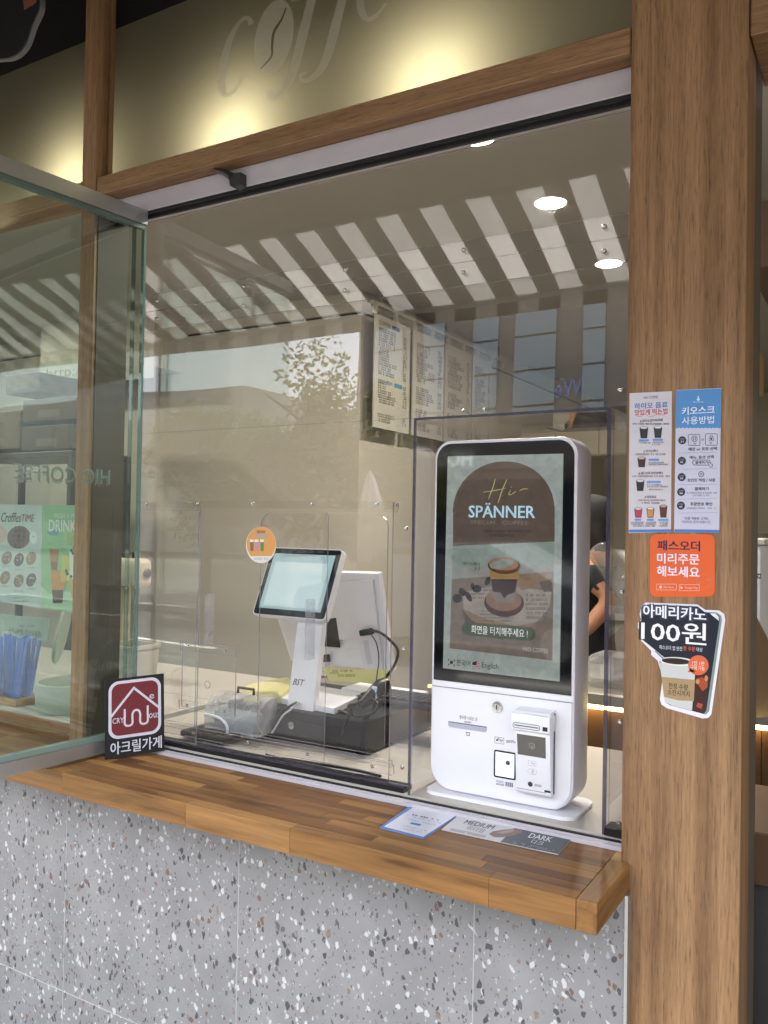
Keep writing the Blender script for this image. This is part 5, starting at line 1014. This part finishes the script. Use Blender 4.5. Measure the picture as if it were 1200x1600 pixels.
for i, (a, b_) in enumerate(edges):
    ya, yb = yat(a), yat(b_); mb_ = empty('menu_board', (MX, ya, zb_), labs[i], 'menu board', 'menu boards on the rail')
    MB().box((MX-.008, ya, zb_), (MX, yb, zt_)).build('board', BOARD, mb_); MB().box((MX-.0105, ya-.003, zb_-.003), (MX-.0082, yb+.003, zt_-.001)).build('back_frame', BLACKP, mb_)
    H_ = zt_-zb_; W_ = yb-ya; tk_ = PR('#5a564e')
    if i == 0:
        letters(PM, 'COFFEE', (ya+W_*.10, zt_-H_*.085, ya+W_*.42, zt_-H_*.05), tk_, mb_, .001, .02, px=False); letters(PM, 'COLD BREW', (ya+W_*.10, zt_-H_*.60, ya+W_*.50, zt_-H_*.565), PR('#4a6a94'), mb_, .001, .02, px=False)
        prints(PM, 'tag_print', [rrect(ya+W_*.46, zt_-H_*.088, ya+W_*.68, zt_-H_*.05, .008)], PR('#4c5a74'), mb_, .001, px=False); prints(PM, 'tag_print', [rrect(ya+W_*.54, zt_-H_*.603, ya+W_*.78, zt_-H_*.565, .008)], PR('#4a8ab4'), mb_, .001, px=False)
    rws = []; k_ = 0
    for j in range(20):
        v = zt_-H_*(.13+.042*j)
        if (i, j) in ((0, 10), (0, 16), (0, 17), (1, 9), (1, 14), (2, 8), (2, 13), (3, 11)): continue
        if i == 0 and j == 10: continue
        rws.append((ya+W_*.10, ya+W_*(.10+rnd.uniform(.25, .58)), v, .020)); rws.append((ya+W_*.80, ya+W_*.90, v, .018))
    dashes(PM, rws, tk_, mb_, .001, px=False, seed=20+i)

# ================================================================== ceiling lights
LED = mat('downlight_lens', '#fffaf0', .5, var=0, emit='#fff4e2', es=9.0)
dl = [onz(860, 316, 2.7195), onz(951, 411, 2.7195), onz(745, 213, 2.7195)]
step = dl[1]-dl[0]
dl += [Vector((-2.9, .40, 2.7195)), Vector((-4.6, 1.2, 2.7195)), Vector((.7, 2.4, 2.7195)), Vector((1.1, 4.6, 2.7195))]  # four more lights added out of view to brighten the interior
ll = ['bright round ceiling downlight nearer the glass', 'bright round ceiling downlight beside the column', 'ceiling downlight just under the window header']+['added out-of-view light above the stacked cartons', 'added out-of-view light in the corner beyond the cartons', 'added out-of-view light above the pick-up counter', 'added out-of-view light at the rear of the shop past the column']
for i, p in enumerate(dl):
    d_ = empty('downlight', p, ll[i], 'downlight', 'ceiling downlights'); rr_ = .058
    MB().lathe([(rr_, -.004), (rr_+.008, -.003), (rr_+.008, 0)], p, n=32).build('bezel', PR('#e8e4da'), d_, 40)
    MB().lathe([(rr_*.2, -.0062), (rr_*.97, -.0052), (rr_*.98, -.0042)], p, n=32).build('lens', LED, d_, 40)
    ld = bpy.data.lights.new('downlight', 'AREA'); ld.shape = 'DISK'; ld.size = .11; ld.energy = 3.3; ld.color = (1, .93, .82)
    lo = bpy.data.objects.new('lamp', ld); col.objects.link(lo); lo.parent = d_; lo.location = (0, 0, -.008)

# ================================================================== back bar with a warm light strip
BY = 1.12
zl = ony(950, 1107, BY).z
bb = empty('back_bar', (-.2, BY, 0), 'low wooden back bar with a warm light strip under its top', 'bar counter')
bx0_ = ony(905, 1105, BY).x
BARW = mat('bar_wood', '#4f361e', .5, var=.25, vs=5, bump=.1)
MB().bbox((bx0_-.5, BY-.03, zl+.012), (1.6, BY+.55, zl+.05), .004, 1).build('top', mat('bar_top', '#8c877a', .35, var=.06), bb)
for i in range(7):
    xx = bx0_-.48+i*.34; MB().bbox((xx, BY+.02, 0), (xx+.338, BY+.05, zl+.0115), .001, 1).build('front_board', BARW, bb)
MB().box((-1.15, BY-.010, zl-.004), (-.30, BY+.010, zl+.0115)).build('light_strip', mat('warm_strip', '#ffe9b0', .5, var=0, emit='#ffdf96', es=4.0), bb)
lb_ = empty('cup_lid_bag', ony(945, 1065, BY+.05), 'clear plastic bag of lids lying on the back bar', 'bag')
c0 = ony(958, 1052, BY+.12); c0.z = zl+.085
bg_ = MB(); 
rings = []
for j, (s_, z_) in enumerate(((.9, .0), (1.1, .03), (1.0, .07), (.7, .10), (.3, .115))):
    rings.append([(c0.x+math.cos(2*math.pi*k/18)*.10*s_*(1+.12*rnd.uniform(-1, 1)), c0.y+math.sin(2*math.pi*k/18)*.06*s_*(1+.12*rnd.uniform(-1, 1)), zl+.0505+z_) for k in range(18)])
loft(rings[::-1], 'bag', clear('crumpled_film', (.78, .79, .78), .08, .12, milk=.25), lb_, 20)
# stack of clear cups held up beside the barista
cu0, cu1 = ony(938, 862, 1.75), ony(985, 925, 1.66)
cu = empty('cup_stack', cu1, 'slanting stack of clear ribbed plastic cups beside the barista', 'cup stack')
ax_ = (cu0-cu1).normalized(); Lc = (cu0-cu1).length; prof = []
for j in range(15): prof += [(.047, Lc*j/15), (.050, Lc*(j+.5)/15), (.046, Lc*(j+.95)/15)]
MB().lathe(prof+[(.046, Lc), (.040, Lc+.012), (.02, Lc+.016)], cu1, ax_, 20).build('cups', clear('cup_plastic', (.80, .81, .80), (.09), .08, milk=.05), cu, 40)
MB().tube([cu1, Vector((cu1.x, cu1.y, zl+.05))], .02, 8).build('stand', STEEL, cu)

# ================================================================== barista (mostly hidden by the kiosk)
PYY = 1.98
hd_ = ony(916, 818, PYY); hx, hz = hd_.x, hd_.z
el = ony(957, 936, PYY-.20); wr = ony(915, 985, PYY-.26)
SKIN = mat('skin', '#a8765a', .55, var=.06, vs=30); BLKC = mat('black_cotton', '#17171a', .85, var=.15, vs=40, bump=.3, bs=300)
pn = empty('person', (hx, PYY, 0), 'person in a black cap and black clothes working behind the kiosk', 'person')
J = [  # name, position, radius
 ('pelvis', (hx+.02, PYY, .90), (.145, .115)), ('waist', (hx+.03, PYY, 1.05), (.13, .10)), ('chest', (hx+.03, PYY, 1.25), (.15, .11)), ('upper', (hx+.025, PYY, 1.36), (.12, .09)),
 ('neck', (hx+.015, PYY, hz-.155), (.055, .055)), ('skull0', (hx, PYY, hz-.075), (.070, .066)), ('skull1', (hx+.005, PYY, hz), (.092, .078)), ('skull2', (hx+.005, PYY, hz+.075), (.072, .064)),
 ('nose', (hx-.095, PYY, hz-.02), (.012, .012)),
 ('shR', (hx+.03, PYY-.17, 1.355), (.060, .060)), ('elR', tuple(el), (.043, .043)), ('wrR', tuple(wr), (.030, .030)), ('haR', tuple(wr+Vector((-.075, -.005, -.03))), (.034, .018)),
 ('shL', (hx+.03, PYY+.17, 1.355), (.060, .060)), ('elL', (hx+.02, PYY+.22, 1.08), (.043, .043)), ('wrL', (hx-.20, PYY+.16, 1.06), (.030, .030)), ('haL', (hx-.275, PYY+.14, 1.05), (.034, .018)),
 ('hiR', (hx+.02, PYY-.09, .86), (.095, .09)), ('knR', (hx+.01, PYY-.09, .48), (.065, .065)), ('anR', (hx+.03, PYY-.09, .09), (.042, .042)), ('toR', (hx-.13, PYY-.10, .035), (.040, .030)),
 ('hiL', (hx+.02, PYY+.09, .86), (.095, .09)), ('knL', (hx+.01, PYY+.09, .48), (.065, .065)), ('anL', (hx+.03, PYY+.09, .09), (.042, .042)), ('toL', (hx-.13, PYY+.10, .035), (.040, .030))]
E_ = [('pelvis', 'waist'), ('waist', 'chest'), ('chest', 'upper'), ('upper', 'neck'), ('neck', 'skull0'), ('skull0', 'skull1'), ('skull1', 'skull2'), ('skull1', 'nose'), ('upper', 'shR'), ('shR', 'elR'), ('elR', 'wrR'), ('wrR', 'haR'), ('upper', 'shL'), ('shL', 'elL'), ('elL', 'wrL'), ('wrL', 'haL'), ('pelvis', 'hiR'), ('hiR', 'knR'), ('knR', 'anR'), ('anR', 'toR'), ('pelvis', 'hiL'), ('hiL', 'knL'), ('knL', 'anL'), ('anL', 'toL')]
for sd_, hp in (('R', 'haR'), ('L', 'haL')):
    hpos = Vector([j for j in J if j[0] == hp][0][1])
    for k, (oy, ln) in enumerate(((-.024, .060), (-.008, .070), (.008, .066), (.023, .052))):
        n1, n2 = hp+'f%d' % k, hp+'g%d' % k
        J += [(n1, tuple(hpos+Vector((-ln*.6, oy, -.012))), (.009, .009)), (n2, tuple(hpos+Vector((-ln, oy, -.035))), (.0075, .0075))]; E_ += [(hp, n1), (n1, n2)]
    J += [(hp+'t', tuple(hpos+Vector((.0, -.035 if sd_ == 'L' else .035, -.018))), (.010, .010)), (hp+'u', tuple(hpos+Vector((-.035, -.048 if sd_ == 'L' else .048, -.03))), (.008, .008))]; E_ += [(hp, hp+'t'), (hp+'t', hp+'u')]
idx = {j[0]: i for i, j in enumerate(J)}
me = bpy.data.meshes.new('person_skeleton'); me.from_pydata([j[1] for j in J], [(idx[a], idx[b_]) for a, b_ in E_], [])
tmp = bpy.data.objects.new('person_skeleton', me); col.objects.link(tmp)
sk = tmp.modifiers.new('skin', 'SKIN'); sk.use_smooth_shade = True
for i, j in enumerate(J): me.skin_vertices[0].data[i].radius = j[2]; me.skin_vertices[0].data[i].use_root = (i == 0)
ss = tmp.modifiers.new('sub', 'SUBSURF'); ss.levels = 2; ss.render_levels = 2
dg = bpy.context.evaluated_depsgraph_get(); bm_ = bpy.data.meshes.new_from_object(tmp.evaluated_get(dg)); bpy.data.objects.remove(tmp)
bm_.name = 'body'; bm_.materials.clear(); bm_.materials.append(BLKC); bm_.materials.append(SKIN)
wrv, elv = Vector(wr), Vector(el)
for p in bm_.polygons:
    c = p.center; up_ = c.z > hz-.17
    arm = False
    for a, b_ in ((elv, wrv), (Vector((hx+.02, PYY+.22, 1.08)), Vector((hx-.20, PYY+.16, 1.06)))):
        t = (c-a).dot(b_-a)/(b_-a).length_squared; dd = (c-(a+(b_-a)*max(-.05, min(1.6, t)))).length
        if t > -.12 and dd < .075: arm = True
    p.material_index = 1 if (up_ or arm) else 0
bo = bpy.data.objects.new('body', bm_); link(bo, pn)
capm = mat('black_cap', '#0f0f11', .8, var=.1, bump=.3, bs=400)
rings = []
for (rx_, ry_, z_, ox) in ((.112, .094, .012, .004), (.114, .096, .045, .004), (.104, .088, .085, .006), (.078, .066, .112, .008), (.03, .026, .124, .01)):
    rings.append([(hx+.005+ox+rx_*math.cos(2*math.pi*k/24), PYY+ry_*math.sin(2*math.pi*k/24), hz+z_) for k in range(24)])
loft(rings[::-1], 'cap', capm, pn, 60)
MB().prism([(hx-.10+x, PYY+y, hz+.016-.02*(-x)/.08) for x, y in [(0, -.075), (-.05, -.06), (-.075, -.02), (-.075, .02), (-.05, .06), (0, .075)]], (0, 0, .006)).build('cap_peak', capm, pn)
rings = []
for (rx_, ry_, z_, ox) in ((.060, .062, -.115, .045), (.078, .080, -.08, .036), (.088, .088, -.03, .024), (.092, .091, .014, .020)):
    rings.append([(hx+ox+rx_*math.cos(2*math.pi*k/24), PYY+ry_*math.sin(2*math.pi*k/24), hz+z_) for k in range(24)])
loft(rings[::-1], 'hair', mat('dark_hair', '#17110e', .5, var=.2, vs=60), pn, 60)
for oy in (-.03, .03): MB().lathe([(.004, 0), (.011, .004), (.011, .010), (.004, .013)], (hx-.078, PYY+oy, hz-.003), (-1, 0, 0), 10).build('eye', PR('#2a211c', .2), pn, 60)
MB().bbox((hx-.082, PYY-.022, hz-.068), (hx-.070, PYY+.022, hz-.060), .003, 1).build('mouth', PR('#7c4a40'), pn)
# upper cabinet and grey block behind the barista
uc = empty('wall_cabinet', (-1.9, 4.6, 1.6), 'pale beige wall cabinet high behind the kiosk', 'cabinet')
ux0, ux1 = ony(740, 680, 4.4).x, ony(1010, 680, 4.4).x
MB().bbox((ux0, 4.4, ony(930, 712, 4.4).z), (ux1, 4.75, ony(930, 662, 4.4).z), .004, 1).build('carcass', mat('cabinet_beige', (.62, .57, .44), .55, var=.02), uc)
for i in range(4):
    a = ux0+(ux1-ux0)*i/4; MB().bbox((a+.004, 4.384, ony(930, 710, 4.4).z), (a+(ux1-ux0)/4-.004, 4.3995, ony(930, 664, 4.4).z), .003, 1).build('door', mat('cabinet_door', (.64, .59, .46), .5, var=.02), uc)
MB().box((ux0, 4.4, ony(930, 662, 4.4).z+.001), (ux1, 4.75, ony(930, 662, 4.4).z+.02)).build('cornice', DKW, uc)
for i, x in enumerate((-1.9, -1.35, -.7)):
    e2 = empty('espresso_machine' if i == 1 else 'grinder', (x, 4.1, .95), ['tall grey coffee grinder on the rear counter', 'wide steel espresso machine on the rear counter', 'dark coffee grinder at the end of the rear counter'][i], 'coffee machine')
    if i == 1:
        MB().bbox((x-.28, 3.95, .965), (x+.26, 4.35, 1.38), .02, 2).build('body', STEEL, e2, 40); MB().bbox((x-.25, 3.90, .962), (x+.23, 3.949, 1.0), .006, 1).build('drip_tray', BLACKP, e2)
        for k in (-.12, .10): MB().tube([(x+k, 3.94, 1.2), (x+k, 3.86, 1.18)], .02, 10).build('group_head', STEEL, e2, 40); 
    else:
        MB().bbox((x-.09, 4.0, .962), (x+.09, 4.25, 1.28), .02, 2).build('body', [WALLG, None, BLACKP][i], e2, 40); MB().lathe([(.05, 0), (.085, .14), (.09, .20), (.08, .21)], (x, 4.12, 1.2805), n=20).build('hopper', clear('hopper', (.5, .45, .4), .06, milk=.1), e2, 40)
rc = empty('rear_counter', (-1.2, 4.1, 0), 'long pale counter along the back of the shop', 'counter')
MB().bbox((PX0+.02, 3.85, .92), (1.4, 4.5, .96), .004, 1).build('top', SILL, rc); MB().box((PX0+.04, 3.90, 0), (1.38, 4.48, .9195)).build('cabinet', WALLG, rc)

# ================================================================== what shows past the column's other edge
rg = empty('bulkhead_beam', (-.3, 1.6, 2.3), 'dark wooden bulkhead under the ceiling past the column', 'beam')
p = ony(1183, 150, 1.2)
MB().box((p.x-.02, 1.2, 2.30), (p.x+.9, 3.2, 2.50)).build('box', mat('bulkhead_brown', '#4a3624', .6, var=.2), rg)
hb2 = empty('hanging_wood_box', ony(1186, 577, 1.5), 'small pale wooden box with black marks hanging past the column', 'box')
a = ony(1173, 612, 1.5); b_ = ony(1187, 548, 1.5)
MB().bbox((a.x-.06, 1.5, a.z), (b_.x, 1.62, b_.z), .002, 1).build('box', PINE, hb2); dashes(XZ(1.4985), [(1174, 1184, 556, 9), (1175, 1184, 570, 9)], bk, hb2, .0005)
MB().tube([(b_.x-.03, 1.56, b_.z), (b_.x-.03, 1.56, 2.719)], .002, 6).build('wire', STEEL, hb2)
SY2 = .95
cb = empty('pickup_counter', ony(1180, 1240, .35), 'wooden pick-up counter past the column', 'counter')
def bx(pa, pb, y0, y1, name, m, par, bev=.003): MB().bbox((min(pa.x, pb.x), y0, min(pa.z, pb.z)), (max(pa.x, pb.x), y1, max(pa.z, pb.z)), bev, 1).build(name, m, par)
MB().bbox((-.40, .27, .80), (.70, .62, .905), .003, 1).build('top', BARW, cb); MB().box((-.38, .30, 0), (.68, .60, .7995)).build('cabinet', mat('charcoal_panel', '#2e2d2c', .5, var=.1), cb)
wm = empty('white_machine', ony(1183, 900, .9), 'narrow white machine on the bar past the column', 'machine')
a = ony(1166, 960, 1.2); b_ = ony(1190, 852, 1.2)
MB().bbox((a.x-.08, 1.2, zl+.0505), (b_.x, 1.45, b_.z), .012, 2).build('body', WHITEP, wm, 40); dashes(XZ(1.1985), [(1183, 1187, 880, 14), (1183, 1187, 900, 8)], bk, wm, .0005)
MB().bbox((a.x-.09, 1.195, b_.z+.001), (b_.x+.01, 1.455, b_.z+.02), .004, 1).build('lid', PR('#d2cfc4'), wm)
ob_ = empty('leaning_board', ony(1190, 1050, .8), 'wooden board leaning on the bar past the column', 'board')
MB().prism([ony(1160, 925, 1.05), ony(1215, 1030, .80), ony(1215, 1120, .80), ony(1160, 1122, 1.05)], (0, .02, 0)).build('board', BARW, ob_)

# ================================================================== across the street: things that only show in the reflections
FAC = mat('facade_stone', (.36, .31, .26), .8, var=.08, vs=.6); WGL = mat('window_glass', '#a9b3b5', .06, var=.1, metal=.45); FRM = mat('window_frame_dark', '#33363a', .4)
fb = empty('office_building', (-1, -21, 0), 'stone office block across the street with narrow upright window strips', 'building')
MB().box((-14.6, -33, 0), (20, -21.2, 3.2)).box((-14.6, -33, 3.2), (20, -21.05, 8.3)).build('wall', FAC, fb)
xx = -14.0; k = 0
while xx < 12:
    ww = (1.0, .7, .8, 1.3, .6, 1.2)[k % 6]; z = 4.0
    while z < 7.0:
        MB().box((xx, -21.049, z), (xx+ww, -20.98, z+.92)).build('pane', WGL, fb); z += .98
    xx += ww+(.75, .9, .55, .8, 1.0)[k % 5]; k += 1
MB().box((-14.2, -21.195, .3), (8, -21.10, 2.9)).build('shopfront_glass', mat('shopfront_glass', '#39444a', .05, var=.1), fb)
PB = Plane((0, -21.04, 0), (-1, 0, 0), (0, 0, 1))
letters(PB, 'HOVER', (10.6, 3.3, 12.4, 3.75), mat('lit_sign', '#e8ece8', .5, emit='#f2f5f0', es=.5), fb, .02, .03, px=False)
letters(PB, 'We', (7.2, 5.1, 8.0, 5.6), mat('blue_sign', '#8d96c8', .5, emit='#8d98e0', es=.1), fb, .02, .03, px=False)
b2 = empty('far_block', (-30, -30, 0), 'tall pale block farther down the street', 'building')
MB().box((-66, -48, 0), (-27, -30, 8.2)).build('wall', mat('pale_render', (.58, .55, .50), .85, var=.05, vs=.5), b2)
for i in range(9):
    for j in range(2): MB().box((-64+i*4.1, -29.999, 2+j*3.4), (-61.4+i*4.1, -29.93, 3.9+j*3.4)).build('window', WGL, b2)
LEAF = mat('leaf', (.125, .140, .030), .55, var=.35, vs=3, trans=.6); BARK = mat('bark', (.10, .075, .055), .9, var=.25, bump=.5, bs=40)
def tree(x, y, h, rx_, rz_, lab, n, seed):
    r_ = random.Random(seed); t = empty('street_tree', (x, y, 0), lab, 'tree', 'street trees')
    b_ = MB(); b_.tube(smoothline([(x, y, 0), (x+.05, y, h*.3), (x-.05, y+.05, h*.6), (x, y, h*.85)], 5), [.13-.10*i/15 for i in range(16)], 10)
    for k in range(7):
        a = k*2.4; z0 = h*(.35+.06*k); b_.tube(smoothline([(x, y, z0), (x+math.cos(a)*rx_*.4, y+math.sin(a)*rx_*.4, z0+h*.12), (x+math.cos(a)*rx_*.8, y+math.sin(a)*rx_*.8, z0+h*.2)], 4), [.045-.004*i for i in range(9)], 6)
    b_.build('trunk', BARK, t, 60); c = MB()
    cl = [(Vector((x+r_.gauss(0, .42)*rx_, y+r_.gauss(0, .42)*rx_, h*.66+r_.gauss(0, .42)*rz_)), r_.uniform(.22, .42)*rx_) for _ in range(46)]
    for _ in range(n):
        q_, rad = r_.choice(cl); d = Vector((r_.gauss(0, 1), r_.gauss(0, 1), r_.gauss(0, 1))).normalized(); p = q_+d*rad*r_.uniform(.55, 1.05)
        u = Vector((r_.gauss(0, 1), r_.gauss(0, 1), r_.gauss(0, .7))).normalized(); v = u.cross(d).normalized()*.036; u = u*.07
        c.add([p-u, p+v*.9, p+u, p-v*.9], [(0, 1, 2, 3)])
    c.build('crown', LEAF, t)
tree(-8.5, -10.6, 4.0, 1.75, 1.25, 'leafy green street tree across the road', 16000, 5); tree(-12.2, -11.6, 4.2, 1.5, 1.3, 'second street tree farther along the kerb', 6000, 9)
pr = empty('closed_parasol', (-7.0, -9.6, 0), 'closed white parasol on the plaza across the road', 'parasol')
MB().tube([(-7.0, -9.6, .06), (-7.0, -9.6, 2.35)], .022, 10).build('pole', WHITE_ALU, pr, 40); MB().lathe([(.28, 0), (.28, .05), (.05, .07)], (-7, -9.6, .012), n=20).build('base', PR('#5a5a5a'), pr, 40)
rings = []
for rr2, z_ in ((.30, .95), (.27, 1.3), (.23, 1.6), (.15, 1.95), (.08, 2.2), (.02, 2.34)):
    rings.append([(-7+math.cos(2*math.pi*k/32)*rr2*(1 if k % 4 else .72), -9.6+math.sin(2*math.pi*k/32)*rr2*(1 if k % 4 else .72), z_) for k in range(32)])
loft(rings[::-1], 'canopy', mat('white_canvas', '#e4ded6', .85, var=.04), pr, 70)
# parked car by the far kerb
def car(x, y, colr, lab):
    t = empty('parked_car', (x, y, -.11), lab, 'car', 'cars parked along the far kerb'); pm = mat('car_paint_'+colr.lstrip('#'), colr, .25, var=.02, coat=.8)
    side = [(-2.15, .35), (-2.2, .62), (-2.1, .78), (-1.35, .92), (-.75, 1.38), (.55, 1.42), (1.35, 1.0), (2.05, .92), (2.18, .70), (2.15, .35), (1.75, .30), (1.68, .55), (1.45, .66), (1.2, .55), (1.12, .28), (-1.1, .28), (-1.18, .55), (-1.42, .66), (-1.66, .55), (-1.74, .30)]
    b_ = MB(); n = len(side); z_ = -.11; R_ = []
    for yy, ins in ((-.86, .05), (-.80, 0), (.80, 0), (.86, .05)): R_.append([(x+a*(1-ins*.2), y+(yy if c < .95 else yy*.80), z_+c-(.0)) for a, c in side])
    vs = [p for r_ in R_ for p in r_]; fs = [(i*n+k_, i*n+(k_+1) % n, (i+1)*n+(k_+1) % n, (i+1)*n+k_) for i in range(3) for k_ in range(n)]; fs += [list(range(n))[::-1], [3*n+k_ for k_ in range(n)]]
    b_.add(vs, fs); b_.build('body', pm, t, 30)
    G_ = mat('car_glass', '#1c2226', .04, var=.02)
    for sy in (-1, 1): MB().prism([(x+a, y+sy*.72, z_+c) for a, c in ((-1.2, .96), (-.72, 1.33), (.5, 1.36), (1.1, 1.02))], (0, sy*.02, 0)).build('side_window', G_, t)
    MB().prism([(x-1.30, y-.64, z_+.96), (x-.80, y-.60, z_+1.35), (x-.80, y+.60, z_+1.35), (x-1.30, y+.64, z_+.96)], (-.02, 0, .02)).build('windscreen', G_, t)
    for a in (-1.42, 1.45):
        for sy in (-1, 1):
            w_ = MB().lathe([(.20, -.10), (.30, -.10), (.325, -.06), (.325, .06), (.30, .10), (.20, .10)], (x+a, y+sy*.78, z_+.325), (0, 1, 0), 24).build('wheel', BLACKR, t, 40); MB().lathe([(.05, -.102), (.19, -.101), (.19, .101), (.05, .102)], (x+a, y+sy*.78, z_+.325), (0, 1, 0), 16).build('rim', STEEL, w_, 40)
    for sy in (-.6, .6): MB().bbox((x-2.19, y+sy-.14, z_+.60), (x-2.08, y+sy+.14, z_+.72), .02, 1).build('headlight', PR('#dfe6ea', .1), t); MB().bbox((x+2.08, y+sy-.12, z_+.66), (x+2.20, y+sy+.12, z_+.80), .02, 1).build('tail_light', PR('#8a1418', .2), t)
car(-4.6, -8.15, '#8d9296', 'grey car parked at the far kerb'); car(.6, -8.2, '#28405e', 'dark blue car parked at the far kerb')
